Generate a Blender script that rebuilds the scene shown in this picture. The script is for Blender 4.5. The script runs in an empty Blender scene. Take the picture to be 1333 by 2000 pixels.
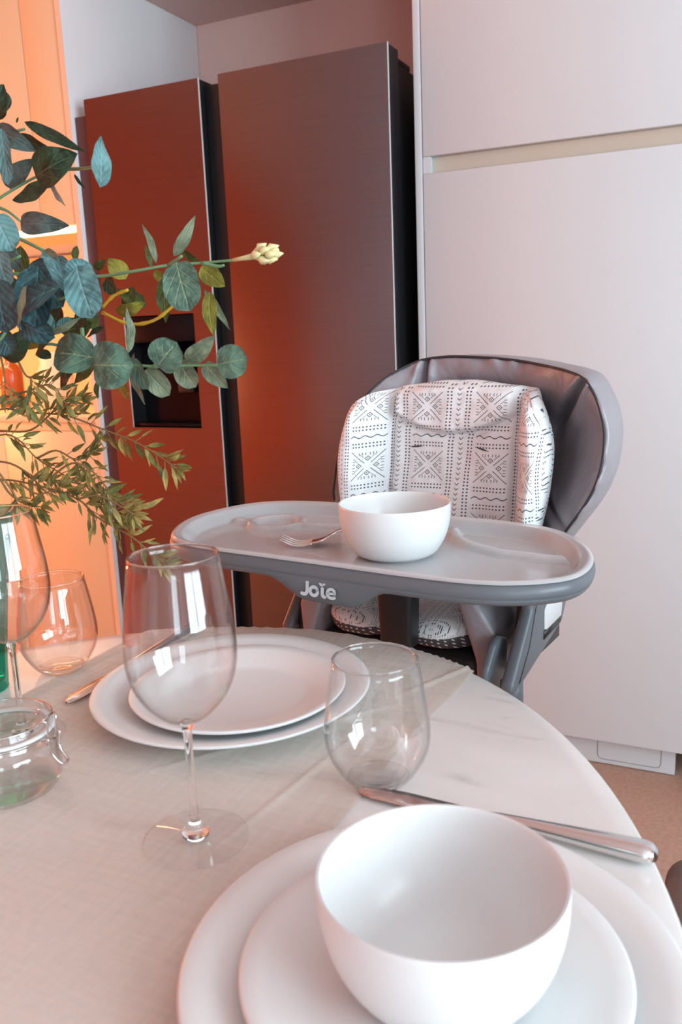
import bpy, bmesh, math, random
from mathutils import Vector, Matrix, noise

S = bpy.context.scene
COL = S.collection
PI = math.pi

# ------------------------------------------------------------------ camera
FPX = 1670.3
cam_data = bpy.data.cameras.new('camera')
cam = bpy.data.objects.new('camera', cam_data)
COL.objects.link(cam)
right = Vector((0.90516046, 0.42323192, -0.03948784))
down = Vector((0.05351273, -0.20561744, -0.97716828))
fwd = Vector((-0.42168819, 0.88238099, -0.20876507))
m = Matrix((right, -down, -fwd)).transposed().to_4x4()
m.translation = (0, 0, 1.13)
cam.matrix_world = m
cam_data.sensor_fit = 'VERTICAL'
cam_data.sensor_height = 36
cam_data.sensor_width = 24
cam_data.lens = FPX / 2000 * 36
cam_data.clip_start = 0.02
cam_data.dof.use_dof = True
cam_data.dof.focus_distance = 1.12
cam_data.dof.aperture_fstop = 10
S.camera = cam

# ------------------------------------------------------------------ light
S.view_settings.view_transform = 'Standard'
S.view_settings.look = 'None'
S.view_settings.gamma = 1
S.view_settings.use_curve_mapping = False
S.view_settings.exposure = 0.22
S.cycles.transparent_max_bounces = 32

w = bpy.data.worlds.new('sky')
S.world = w
w.use_nodes = True
w.node_tree.nodes['Background'].inputs[0].default_value = (0.75, 0.87, 1.0, 1)
w.node_tree.nodes['Background'].inputs[1].default_value = 1.5

def area(name, loc, target, sx, sy, power, color):
    l = bpy.data.lights.new(name, 'AREA')
    l.shape = 'RECTANGLE'; l.size = sx; l.size_y = sy; l.energy = power; l.color = color
    o = bpy.data.objects.new(name, l); COL.objects.link(o)
    o.location = loc
    d = Vector(target) - Vector(loc)
    o.rotation_euler = d.to_track_quat('-Z', 'Y').to_euler()
    return o
# daylight entering by the two windows (right wall and the wall behind the camera)
area('daylight_right', (2.395, -0.10, 1.45), (0, -0.10, 1.45), 2.0, 1.6, 105, (0.74, 0.93, 1.0))
area('daylight_back', (1.65, -2.49, 1.45), (1.65, 0, 1.45), 0.9, 1.6, 20, (0.78, 0.93, 1.0))

def point(name, loc, r, power, color):
    l = bpy.data.lights.new(name, 'POINT'); l.shadow_soft_size = r; l.energy = power; l.color = color
    o = bpy.data.objects.new(name, l); COL.objects.link(o); o.location = loc
    return o
point('floor_lamp_light', (-2.95, 1.45, 1.0), 0.12, 33, (1.0, 0.56, 0.25))
# unseen fill light added to wash the terracotta wall orange
area('wall_fill_light', (-2.4, -0.9, 0.15), (-3.4, -0.9, 0.75), 2.6, 0.12, 13, (1.0, 0.45, 0.18))

# ------------------------------------------------------------------ node helpers
class N:
    """tiny expression builder for math nodes"""
    nt = None
    def __init__(s, sock): s.s = sock
    @staticmethod
    def _m(op, *a):
        n = N.nt.nodes.new('ShaderNodeMath'); n.operation = op
        for i, x in enumerate(a):
            if isinstance(x, N): N.nt.links.new(x.s, n.inputs[i])
            else: n.inputs[i].default_value = x
        return N(n.outputs[0])
    def __add__(s, o): return N._m('ADD', s, o)
    def __radd__(s, o): return N._m('ADD', o, s)
    def __sub__(s, o): return N._m('SUBTRACT', s, o)
    def __rsub__(s, o): return N._m('SUBTRACT', o, s)
    def __mul__(s, o): return N._m('MULTIPLY', s, o)
    def __rmul__(s, o): return N._m('MULTIPLY', o, s)
    def __truediv__(s, o): return N._m('DIVIDE', s, o)
    def __lt__(s, o): return N._m('LESS_THAN', s, o)
    def __gt__(s, o): return N._m('GREATER_THAN', s, o)
    def abs(s): return N._m('ABSOLUTE', s)
    def fract(s): return N._m('FRACT', s)
    def sin(s): return N._m('SINE', s)
    def sqrt(s): return N._m('SQRT', s)
    def max(s, o): return N._m('MAXIMUM', s, o)
    def min(s, o): return N._m('MINIMUM', s, o)

def new_mat(name):
    m = bpy.data.materials.new(name); m.use_nodes = True
    nt = m.node_tree; b = nt.nodes['Principled BSDF']
    return m, nt, b

def setp(b, **k):
    names = dict(color='Base Color', rough='Roughness', metal='Metallic', spec='Specular IOR Level', trans='Transmission Weight',
                 ior='IOR', sheen='Sheen Weight', coat='Coat Weight', coat_rough='Coat Roughness', alpha='Alpha', aniso='Anisotropic',
                 sss='Subsurface Weight', emit='Emission Strength', emit_color='Emission Color', aniso_rot='Anisotropic Rotation')
    for n, v in k.items():
        if n in ('color', 'emit_color'): v = (*v, 1)
        b.inputs[names[n]].default_value = v

def P(name, color, rough=0.5, noise_amt=0.04, noise_scale=8, bump=0, bump_scale=60, **k):
    """principled material with a slight procedural variation of colour"""
    m, nt, b = new_mat(name)
    setp(b, color=color, rough=rough, **k)
    tc = nt.nodes.new('ShaderNodeTexCoord')
    if noise_amt:
        nz = nt.nodes.new('ShaderNodeTexNoise'); nz.inputs['Scale'].default_value = noise_scale
        nt.links.new(tc.outputs['Object'], nz.inputs['Vector'])
        mx = nt.nodes.new('ShaderNodeMix'); mx.data_type = 'RGBA'
        nt.links.new(nz.outputs['Fac'], mx.inputs[0])
        mx.inputs[6].default_value = (*[c * (1 - noise_amt) for c in color], 1)
        mx.inputs[7].default_value = (*[min(1, c * (1 + noise_amt)) for c in color], 1)
        nt.links.new(mx.outputs[2], b.inputs['Base Color'])
    if bump:
        nz = nt.nodes.new('ShaderNodeTexNoise'); nz.inputs['Scale'].default_value = bump_scale
        nt.links.new(tc.outputs['Object'], nz.inputs['Vector'])
        bp = nt.nodes.new('ShaderNodeBump'); bp.inputs['Strength'].default_value = bump; bp.inputs['Distance'].default_value = 0.002
        nt.links.new(nz.outputs['Fac'], bp.inputs['Height']); nt.links.new(bp.outputs[0], b.inputs['Normal'])
    return m

def thin_glass(name, tint=(0.994, 0.998, 0.998), rough=0.0, refl=1.0, ior=1.45):
    """thin clear glass: see-through with Fresnel reflections"""
    m = bpy.data.materials.new(name); m.use_nodes = True; nt = m.node_tree; nt.nodes.clear()
    out = nt.nodes.new('ShaderNodeOutputMaterial')
    tr = nt.nodes.new('ShaderNodeBsdfTransparent')
    gl = nt.nodes.new('ShaderNodeBsdfGlossy'); gl.inputs['Roughness'].default_value = rough
    lw = nt.nodes.new('ShaderNodeLayerWeight'); lw.inputs['Blend'].default_value = 0.5
    lw2 = lw
    # edge-on glass is seen through more material: tint follows the facing
    mx = nt.nodes.new('ShaderNodeMix'); mx.data_type = 'RGBA'
    mx.inputs[6].default_value = (*tint, 1); mx.inputs[7].default_value = (*[t * t * 0.86 for t in tint], 1)
    pw = nt.nodes.new('ShaderNodeMath'); pw.operation = 'POWER'; pw.inputs[1].default_value = 4
    nt.links.new(lw.outputs['Facing'], pw.inputs[0]); nt.links.new(pw.outputs[0], mx.inputs[0])
    nt.links.new(mx.outputs[2], tr.inputs[0])
    # Schlick reflectance from the facing ratio, the same on both sides of the wall
    N.nt = nt
    R0 = ((ior - 1) / (ior + 1)) ** 2
    fr = (N._m('POWER', N(lw2.outputs['Facing']), 5.0) * (1 - R0) * 0.6 + R0) * refl
    ms = nt.nodes.new('ShaderNodeMixShader')
    nt.links.new(fr.s, ms.inputs[0]); nt.links.new(tr.outputs[0], ms.inputs[1]); nt.links.new(gl.outputs[0], ms.inputs[2])
    nt.links.new(ms.outputs[0], out.inputs[0])
    return m

# ------------------------------------------------------------------ mesh helpers
def link(name, me, mat=None, parent=None, smooth=True):
    o = bpy.data.objects.new(name, me); COL.objects.link(o)
    if mat is not None:
        for mt in (mat if isinstance(mat, (list, tuple)) else [mat]): me.materials.append(mt)
    if smooth:
        for p in me.polygons: p.use_smooth = True
    if parent: o.parent = parent
    return o

def mesh(name, verts, faces, mat=None, parent=None, smooth=True):
    me = bpy.data.meshes.new(name); me.from_pydata([tuple(v) for v in verts], [], faces); me.update()
    return link(name, me, mat, parent, smooth)

class MB:
    """collects shapes that become ONE mesh"""
    def __init__(s): s.v = []; s.f = []; s.mi = []
    def add(s, v, f, mi=0):
        n = len(s.v); s.v += [tuple(x) for x in v]; s.f += [tuple(i + n for i in q) for q in f]; s.mi += [mi] * len(f)
        return s
    def box(s, x0, x1, y0, y1, z0, z1, bev=0.0, mi=0, seg=2, rot=None):
        bm = bmesh.new(); bmesh.ops.create_cube(bm, size=1)
        for v in bm.verts: v.co = Vector(((x0 + x1) / 2 + v.co.x * (x1 - x0), (y0 + y1) / 2 + v.co.y * (y1 - y0), (z0 + z1) / 2 + v.co.z * (z1 - z0)))
        if bev: bmesh.ops.bevel(bm, geom=bm.edges[:], offset=bev, segments=seg, affect='EDGES', profile=0.5)
        bm.verts.index_update()
        vs = [v.co.copy() for v in bm.verts]
        if rot: vs = [rot @ v for v in vs]
        s.add(vs, [[v.index for v in f.verts] for f in bm.faces], mi); bm.free(); return s
    def prism(s, pts, axis, a, b, bev=0.0, mi=0, seg=3):
        """polygon pts (2-D) extruded along axis 0/1/2 from a to b"""
        def mk(p, t):
            q = [p[0], p[1]]; q.insert(axis, t); return Vector(q)
        bm = bmesh.new()
        va = [bm.verts.new(mk(p, a)) for p in pts]; vb = [bm.verts.new(mk(p, b)) for p in pts]
        bm.faces.new(va); bm.faces.new(vb[::-1]); n = len(pts)
        for i in range(n): bm.faces.new([va[i], vb[i], vb[(i + 1) % n], va[(i + 1) % n]])
        bmesh.ops.recalc_face_normals(bm, faces=bm.faces)
        if bev: bmesh.ops.bevel(bm, geom=bm.edges[:], offset=bev, segments=seg, affect='EDGES', profile=0.5)
        bm.verts.index_update()
        s.add([v.co.copy() for v in bm.verts], [[v.index for v in f.verts] for f in bm.faces], mi); bm.free(); return s
    def lathe(s, prof, n=64, c=(0, 0, 0), mi=0, close=False):
        vs = []; fs = []; rings = []
        for r, z in prof:
            if r < 1e-6: rings.append([len(vs)]); vs.append((c[0], c[1], c[2] + z))
            else:
                rings.append(list(range(len(vs), len(vs) + n)))
                vs += [(c[0] + r * math.cos(2 * PI * i / n), c[1] + r * math.sin(2 * PI * i / n), c[2] + z) for i in range(n)]
        prs = list(zip(rings, rings[1:])) + ([(rings[-1], rings[0])] if close else [])
        for A, B in prs:
            for i in range(n):
                j = (i + 1) % n
                if len(A) == 1 and len(B) == 1: break
                if len(A) == 1: fs.append((A[0], B[i], B[j]))
                elif len(B) == 1: fs.append((A[i], A[j], B[0]))
                else: fs.append((A[i], A[j], B[j], B[i]))
        return s.add(vs, fs, mi)
    def tube(s, pts, r, n=8, mi=0, closed=False):
        pts = [Vector(p) for p in pts]; k = len(pts); vs = []; fs = []
        rr = r if isinstance(r, (list, tuple)) else [r] * k
        up = None
        for i, p in enumerate(pts):
            if closed: t = pts[(i + 1) % k] - pts[i - 1]
            else: t = pts[min(i + 1, k - 1)] - pts[max(i - 1, 0)]
            t = t.normalized() if t.length > 1e-9 else Vector((0, 0, 1))
            if up is None: up = t.orthogonal().normalized()
            up = (up - t * up.dot(t)); up = up.normalized() if up.length > 1e-6 else t.orthogonal().normalized()
            b = t.cross(up)
            vs += [p + (up * math.cos(2 * PI * j / n) + b * math.sin(2 * PI * j / n)) * rr[i] for j in range(n)]
        for i in range(k if closed else k - 1):
            i2 = (i + 1) % k
            for j in range(n):
                j2 = (j + 1) % n
                fs.append((i * n + j, i * n + j2, i2 * n + j2, i2 * n + j))
        if not closed: fs += [tuple(range(n))[::-1], tuple((k - 1) * n + j for j in range(n))]
        return s.add(vs, fs, mi)
    def grid(s, rows, closed=False, mi=0):
        """rows: equal-length lists of points"""
        n = len(rows[0]); vs = [p for r in rows for p in r]; fs = []
        for i in range(len(rows) - 1):
            for j in range(n if closed else n - 1):
                j2 = (j + 1) % n
                fs.append((i * n + j, i * n + j2, (i + 1) * n + j2, (i + 1) * n + j))
        return s.add(vs, fs, mi)
    def build(s, name, mat=None, parent=None, smooth=True, flat_angle=None):
        me = bpy.data.meshes.new(name); me.from_pydata(s.v, [], s.f)
        bm = bmesh.new(); bm.from_mesh(me); bmesh.ops.recalc_face_normals(bm, faces=bm.faces)
        if flat_angle is not None:
            for e in bm.edges:
                if len(e.link_faces) == 2 and e.calc_face_angle(0) > flat_angle: e.smooth = False
        bm.to_mesh(me); bm.free()
        me.polygons.foreach_set('material_index', s.mi)
        me.update()
        return link(name, me, mat, parent, smooth)

def boxo(name, x0, x1, y0, y1, z0, z1, mat, parent=None, bev=0.0015):
    return MB().box(x0, x1, y0, y1, z0, z1, bev).build(name, mat, parent, smooth=bool(bev), flat_angle=0.9)

def tag(o, label, cat, group=None):
    o['label'] = label; o['category'] = cat
    if group: o['group'] = group
    return o
def thing(name, label, cat, loc=(0, 0, 0), rz=0.0, group=None):
    o = bpy.data.objects.new(name, None); COL.objects.link(o)
    o.empty_display_size = 0.05
    o.location = loc; o.rotation_euler = (0, 0, rz)
    return tag(o, label, cat, group)
def struct(o): o['kind'] = 'structure'; return o
def kids(o): return [c for c in bpy.data.objects if c.parent == o]
def dup(root, loc, rz, label):
    r = root.copy(); COL.objects.link(r); r.location = loc; r.rotation_euler = (0, 0, rz); r['label'] = label
    for ch in kids(root):
        c = ch.copy(); COL.objects.link(c); c.parent = r
        for g in kids(ch):
            d = g.copy(); COL.objects.link(d); d.parent = c
    return r
def smooth_closed(pts, k=6):
    """closed Catmull-Rom through 2-D or 3-D points"""
    P_ = [Vector(p) for p in pts]; n = len(P_); out = []
    for i in range(n):
        a, b, c, d = P_[i - 1], P_[i], P_[(i + 1) % n], P_[(i + 2) % n]
        for j in range(k):
            t = j / k
            out.append(0.5 * ((2 * b) + (c - a) * t + (2 * a - 5 * b + 4 * c - d) * t * t + (3 * b - a - 3 * c + d) * t ** 3))
    return out
def smooth_open(pts, k=6):
    P_ = [Vector(p) for p in pts]; P_ = [P_[0] * 2 - P_[1]] + P_ + [P_[-1] * 2 - P_[-2]]; out = []
    for i in range(1, len(P_) - 2):
        a, b, c, d = P_[i - 1], P_[i], P_[i + 1], P_[i + 2]
        for j in range(k):
            t = j / k
            out.append(0.5 * ((2 * b) + (c - a) * t + (2 * a - 5 * b + 4 * c - d) * t * t + (3 * b - a - 3 * c + d) * t ** 3))
    out.append(P_[-2].copy()); return out
def sstep(a, b, x):
    t = max(0.0, min(1.0, (x - a) / (b - a))); return t * t * (3 - 2 * t)
def gauss(x, s): return math.exp(-(x / s) ** 2)

# ------------------------------------------------------------------ materials
M = {}
M['cabinet_white'] = P('cabinet_white', (0.63, 0.655, 0.68), 0.45, 0.01)
M['cabinet_beige'] = P('cabinet_beige', (0.55, 0.48, 0.40), 0.5, 0.02)
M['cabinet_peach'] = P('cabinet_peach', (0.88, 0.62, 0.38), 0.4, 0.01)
M['wall_paint'] = P('wall_paint', (0.84, 0.82, 0.85), 0.85, 0.02, bump=0.1, bump_scale=200)
M['terracotta_wall'] = P('terracotta_wall', (0.85, 0.12, 0.022), 0.8, 0.05)
M['bounce_tint'] = P('bounce_tint', (0.80, 0.55, 0.50), 0.85, 0.02)  # orange bounce light put into the colour of niche wall and soffit
M['ceiling_paint'] = P('ceiling_paint', (0.7, 0.66, 0.66), 0.9, 0.02)
M['marble'] = None
def floor_mat():
    m, nt, b = new_mat('floor_tiles')
    tc = nt.nodes.new('ShaderNodeTexCoord'); nz = nt.nodes.new('ShaderNodeTexNoise'); nz.inputs['Scale'].default_value = 90; nz.inputs['Detail'].default_value = 6
    nt.links.new(tc.outputs['Object'], nz.inputs['Vector'])
    cr = nt.nodes.new('ShaderNodeValToRGB'); cr.color_ramp.elements[0].position = 0.3; cr.color_ramp.elements[1].position = 0.7
    cr.color_ramp.elements[0].color = (0.43, 0.26, 0.19, 1); cr.color_ramp.elements[1].color = (0.53, 0.33, 0.25, 1)
    nt.links.new(nz.outputs['Fac'], cr.inputs[0]); nt.links.new(cr.outputs[0], b.inputs['Base Color']); setp(b, rough=0.5)
    return m
M['floor'] = floor_mat()
def marble_mat():
    m, nt, b = new_mat('white_marble')
    tc = nt.nodes.new('ShaderNodeTexCoord')
    nz = nt.nodes.new('ShaderNodeTexNoise'); nz.inputs['Scale'].default_value = 7; nz.inputs['Detail'].default_value = 6; nz.inputs['Distortion'].default_value = 0.8
    mp = nt.nodes.new('ShaderNodeMapping'); mp.inputs['Scale'].default_value = (1, 2.2, 1); mp.inputs['Location'].default_value = (0.3, 0.2, 0)
    nt.links.new(tc.outputs['Object'], mp.inputs[0]); nt.links.new(mp.outputs[0], nz.inputs['Vector'])
    cr = nt.nodes.new('ShaderNodeValToRGB')
    e = cr.color_ramp.elements; e[0].position = 0.30; e[0].color = (0.56, 0.55, 0.54, 1); e[1].position = 0.41; e[1].color = (0.80, 0.775, 0.76, 1)
    x = e.new(0.8); x.color = (0.86, 0.84, 0.83, 1)
    nt.links.new(nz.outputs['Fac'], cr.inputs[0]); nt.links.new(cr.outputs[0], b.inputs['Base Color'])
    setp(b, rough=0.22, spec=0.5)
    return m
M['marble'] = marble_mat()
M['table_base'] = P('table_base_metal', (0.75, 0.74, 0.73), 0.4)
def runner_mat():
    m = bpy.data.materials.new('organza'); m.use_nodes = True; nt = m.node_tree; b = nt.nodes['Principled BSDF']
    setp(b, color=(0.84, 0.74, 0.66), rough=0.6, sheen=0.3)
    tc = nt.nodes.new('ShaderNodeTexCoord')
    mp = nt.nodes.new('ShaderNodeMapping'); mp.inputs['Scale'].default_value = (6, 60, 6)
    nz = nt.nodes.new('ShaderNodeTexNoise'); nz.inputs['Scale'].default_value = 3; nz.inputs['Detail'].default_value = 5
    mp2 = nt.nodes.new('ShaderNodeMapping'); mp2.inputs['Scale'].default_value = (60, 6, 6)
    nz2 = nt.nodes.new('ShaderNodeTexNoise'); nz2.inputs['Scale'].default_value = 3; nz2.inputs['Detail'].default_value = 5
    for a_, b_ in ((mp, nz), (mp2, nz2)):
        nt.links.new(tc.outputs['Object'], a_.inputs[0]); nt.links.new(a_.outputs[0], b_.inputs['Vector'])
    N.nt = nt
    th = (N(nz.outputs['Fac']) + N(nz2.outputs['Fac'])) * 0.22 + 0.36
    tr = nt.nodes.new('ShaderNodeBsdfTransparent'); ms = nt.nodes.new('ShaderNodeMixShader')
    nt.links.new(th.s, ms.inputs[0]); nt.links.new(tr.outputs[0], ms.inputs[1]); nt.links.new(b.outputs[0], ms.inputs[2])
    nt.links.new(ms.outputs[0], nt.nodes['Material Output'].inputs[0])
    return m
M['organza'] = runner_mat()
M['porcelain'] = P('white_porcelain', (0.80, 0.80, 0.80), 0.3, 0.0, coat=0.12, coat_rough=0.15)
M['steel'] = P('polished_steel', (0.72, 0.70, 0.69), 0.16, 0.02, metal=1.0)
M['glass'] = thin_glass('clear_glass', refl=1.9)
M['glass_foot'] = thin_glass('foot_glass', (1, 1, 1), refl=0.8)
M['glass_thick'] = P('solid_glass', (1, 1, 1), 0.0, 0, trans=1.0, ior=1.45)
M['teal_glass'] = thin_glass('teal_glass', (0.32, 0.78, 0.74), refl=1.2)
M['rubber'] = P('white_rubber', (0.82, 0.84, 0.84), 0.4)
M['tray_grey'] = P('grey_plastic', (0.14, 0.155, 0.175), 0.36, 0.02, bump=0.05, bump_scale=900)
M['grey_dark'] = P('dark_plastic', (0.02, 0.02, 0.022), 0.4)
M['logo_print'] = P('logo_print', (0.55, 0.62, 0.66), 0.5)
M['button_white'] = P('white_plastic', (0.75, 0.76, 0.78), 0.35)
def insert_mat():
    m = bpy.data.materials.new('frosted_plastic'); m.use_nodes = True; nt = m.node_tree; b = nt.nodes['Principled BSDF']
    setp(b, color=(0.84, 0.83, 0.84), rough=0.14)
    tr = nt.nodes.new('ShaderNodeBsdfTransparent'); tr.inputs[0].default_value = (0.92, 0.93, 0.95, 1)
    lw = nt.nodes.new('ShaderNodeLayerWeight'); lw.inputs[0].default_value = 0.45
    N.nt = nt
    fac = N(lw.outputs['Facing']) * 0.20 + 0.50
    ms = nt.nodes.new('ShaderNodeMixShader')
    nt.links.new(fac.s, ms.inputs[0]); nt.links.new(tr.outputs[0], ms.inputs[1]); nt.links.new(b.outputs[0], ms.inputs[2])
    nt.links.new(ms.outputs[0], nt.nodes['Material Output'].inputs[0])
    return m
M['insert'] = insert_mat()
def leather_mat():
    m, nt, b = new_mat('grey_leatherette')
    setp(b, color=(0.31, 0.28, 0.305), rough=0.38, spec=0.6)
    tc = nt.nodes.new('ShaderNodeTexCoord')
    nz = nt.nodes.new('ShaderNodeTexNoise'); nz.inputs['Scale'].default_value = 14; nz.inputs['Detail'].default_value = 4; nz.inputs['Distortion'].default_value = 0.5
    n2 = nt.nodes.new('ShaderNodeTexNoise'); n2.inputs['Scale'].default_value = 700
    for q in (nz, n2): nt.links.new(tc.outputs['Object'], q.inputs['Vector'])
    N.nt = nt
    h = N(nz.outputs['Fac']) + N(n2.outputs['Fac']) * 0.02
    bp = nt.nodes.new('ShaderNodeBump'); bp.inputs['Strength'].default_value = 0.6; bp.inputs['Distance'].default_value = 0.012
    nt.links.new(h.s, bp.inputs['Height']); nt.links.new(bp.outputs[0], b.inputs['Normal'])
    return m
M['leather'] = leather_mat()
M['stitch'] = P('dark_piping', (0.03, 0.027, 0.03), 0.5)
def tribal_mat(name, base, ink, T=(0.104, 0.089), off=(0.856, 0.152), uv=True):
    """cotton print of dots, arrows, waves and crossed diamonds"""
    m, nt, b = new_mat(name); N.nt = nt
    tc = nt.nodes.new('ShaderNodeTexCoord'); sp = nt.nodes.new('ShaderNodeSeparateXYZ')
    nt.links.new(tc.outputs['UV'], sp.inputs[0])
    x = (N(sp.outputs[0]) / T[0] + off[0]).fract() - 0.5
    y = (N(sp.outputs[1]) / T[1] + off[1]).fract() - 0.5
    ax = x.abs(); ay = y.abs()
    def dots(u, v, pu, pv, r):      # grid of dots, periods in tile units
        du = ((u / pu).fract() - 0.5) * pu; dv = ((v / pv).fract() - 0.5) * pv
        return ((du * du + dv * dv).sqrt()) < r
    # two dot columns each side
    col = (ax > 0.30) * (ax < 0.41) * dots(ax - 0.30, y + 0.5, 0.055, 0.055556, 0.0145)
    # arrows in the tile border
    bx = 0.5 - ax
    yy = ((y + 0.5) / 0.083333).fract() - 0.5
    arr = (bx < 0.032) * ((bx * 0.9 / 0.083333 * 1.2 - 0.2 - yy).abs() < 0.11)
    # bands of dot rows and a wave
    inb = ax < 0.265
    row = inb * (ay > 0.30) * (ay < 0.41) * dots(x + 0.5, ay - 0.30, 0.05, 0.055, 0.0135)
    wv = inb * ((((x * 38.0).sin() * 0.018 + (y + 0.5).fract() - 0.5).abs() - 0.5).abs() < 0.009)
    # crossed diamonds
    ins = (ax < 0.25) * (ay < 0.25)
    cross = ins * ((ax - ay).abs() < 0.008) * ((ax + ay) > 0.09)
    mxx = ax.max(ay); mn = ax.min(ay)
    dm = (mn + (mxx - 0.125).abs())
    diam = ((dm - 0.038).abs() < 0.008) + (dm < 0.012)
    tick = (((mxx + mn * 0.0 - 0.205).abs() < 0.022) * (((mn + 0.02) / 0.045).fract() < 0.24) * (mn < 0.15)
            + (((mxx - mn) - 0.085).abs() < 0.006) * (mn > 0.05) * (mn < 0.11) * 1.0)
    X = ins * (diam + tick) + cross
    f = (col + arr + row + wv + X).min(1.0)
    mx = nt.nodes.new('ShaderNodeMix'); mx.data_type = 'RGBA'
    mx.inputs[6].default_value = (*base, 1); mx.inputs[7].default_value = (*ink, 1)
    nt.links.new(f.s, mx.inputs[0]); nt.links.new(mx.outputs[2], b.inputs['Base Color'])
    setp(b, rough=0.8, sheen=0.1)
    nz = nt.nodes.new('ShaderNodeTexNoise'); nz.inputs['Scale'].default_value = 26; nz.inputs['Detail'].default_value = 3
    nt.links.new(tc.outputs['Object'], nz.inputs['Vector'])
    bp = nt.nodes.new('ShaderNodeBump'); bp.inputs['Strength'].default_value = 0.45; bp.inputs['Distance'].default_value = 0.01
    nt.links.new(nz.outputs['Fac'], bp.inputs['Height']); nt.links.new(bp.outputs[0], b.inputs['Normal'])
    return m
M['print'] = tribal_mat('printed_cotton', (0.82, 0.82, 0.83), (0.10, 0.10, 0.12))
M['print_small'] = tribal_mat('printed_cotton_fold', (0.82, 0.82, 0.83), (0.10, 0.10, 0.12), T=(0.062, 0.055), off=(0.1, 0.3))
def dotted_mat():
    m, nt, b = new_mat('dotted_lining'); N.nt = nt
    tc = nt.nodes.new('ShaderNodeTexCoord'); sp = nt.nodes.new('ShaderNodeSeparateXYZ'); nt.links.new(tc.outputs['UV'], sp.inputs[0])
    u = (N(sp.outputs[0]) / 0.009).fract() - 0.5; v = (N(sp.outputs[1]) / 0.009).fract() - 0.5
    d = ((u * u + v * v).sqrt()) < 0.2
    mx = nt.nodes.new('ShaderNodeMix'); mx.data_type = 'RGBA'; mx.inputs[6].default_value = (0.06, 0.06, 0.07, 1); mx.inputs[7].default_value = (0.7, 0.7, 0.72, 1)
    nt.links.new(d.s, mx.inputs[0]); nt.links.new(mx.outputs[2], b.inputs['Base Color']); setp(b, rough=0.7)
    return m
M['dotted'] = dotted_mat()
def brushed(name, color, rough=0.28):
    m, nt, b = new_mat(name)
    setp(b, color=color, rough=rough, metal=1.0)
    tc = nt.nodes.new('ShaderNodeTexCoord'); mp = nt.nodes.new('ShaderNodeMapping'); mp.inputs['Scale'].default_value = (6, 6, 900)
    nz = nt.nodes.new('ShaderNodeTexNoise'); nz.inputs['Scale'].default_value = 1; nz.inputs['Detail'].default_value = 4
    nt.links.new(tc.outputs['Object'], mp.inputs[0]); nt.links.new(mp.outputs[0], nz.inputs['Vector'])
    mx = nt.nodes.new('ShaderNodeMix'); mx.data_type = 'RGBA'
    mx.inputs[6].default_value = (*[c * 0.8 for c in color], 1); mx.inputs[7].default_value = (*[c * 1.2 for c in color], 1)
    nt.links.new(nz.outputs['Fac'], mx.inputs[0]); nt.links.new(mx.outputs[2], b.inputs['Base Color'])
    bp = nt.nodes.new('ShaderNodeBump'); bp.inputs['Strength'].default_value = 0.15; bp.inputs['Distance'].default_value = 0.0005
    nt.links.new(nz.outputs['Fac'], bp.inputs['Height']); nt.links.new(bp.outputs[0], b.inputs['Normal'])
    return m
M['fridge_front'] = brushed('black_stainless', (0.20, 0.175, 0.19))
M['fridge_body'] = P('fridge_body_black', (0.012, 0.012, 0.014), 0.4)
M['fridge_edge'] = P('bright_door_edge', (0.62, 0.66, 0.68), 0.4)
M['black_gloss'] = P('black_gloss', (0.006, 0.006, 0.008), 0.2, spec=0.15)
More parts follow.
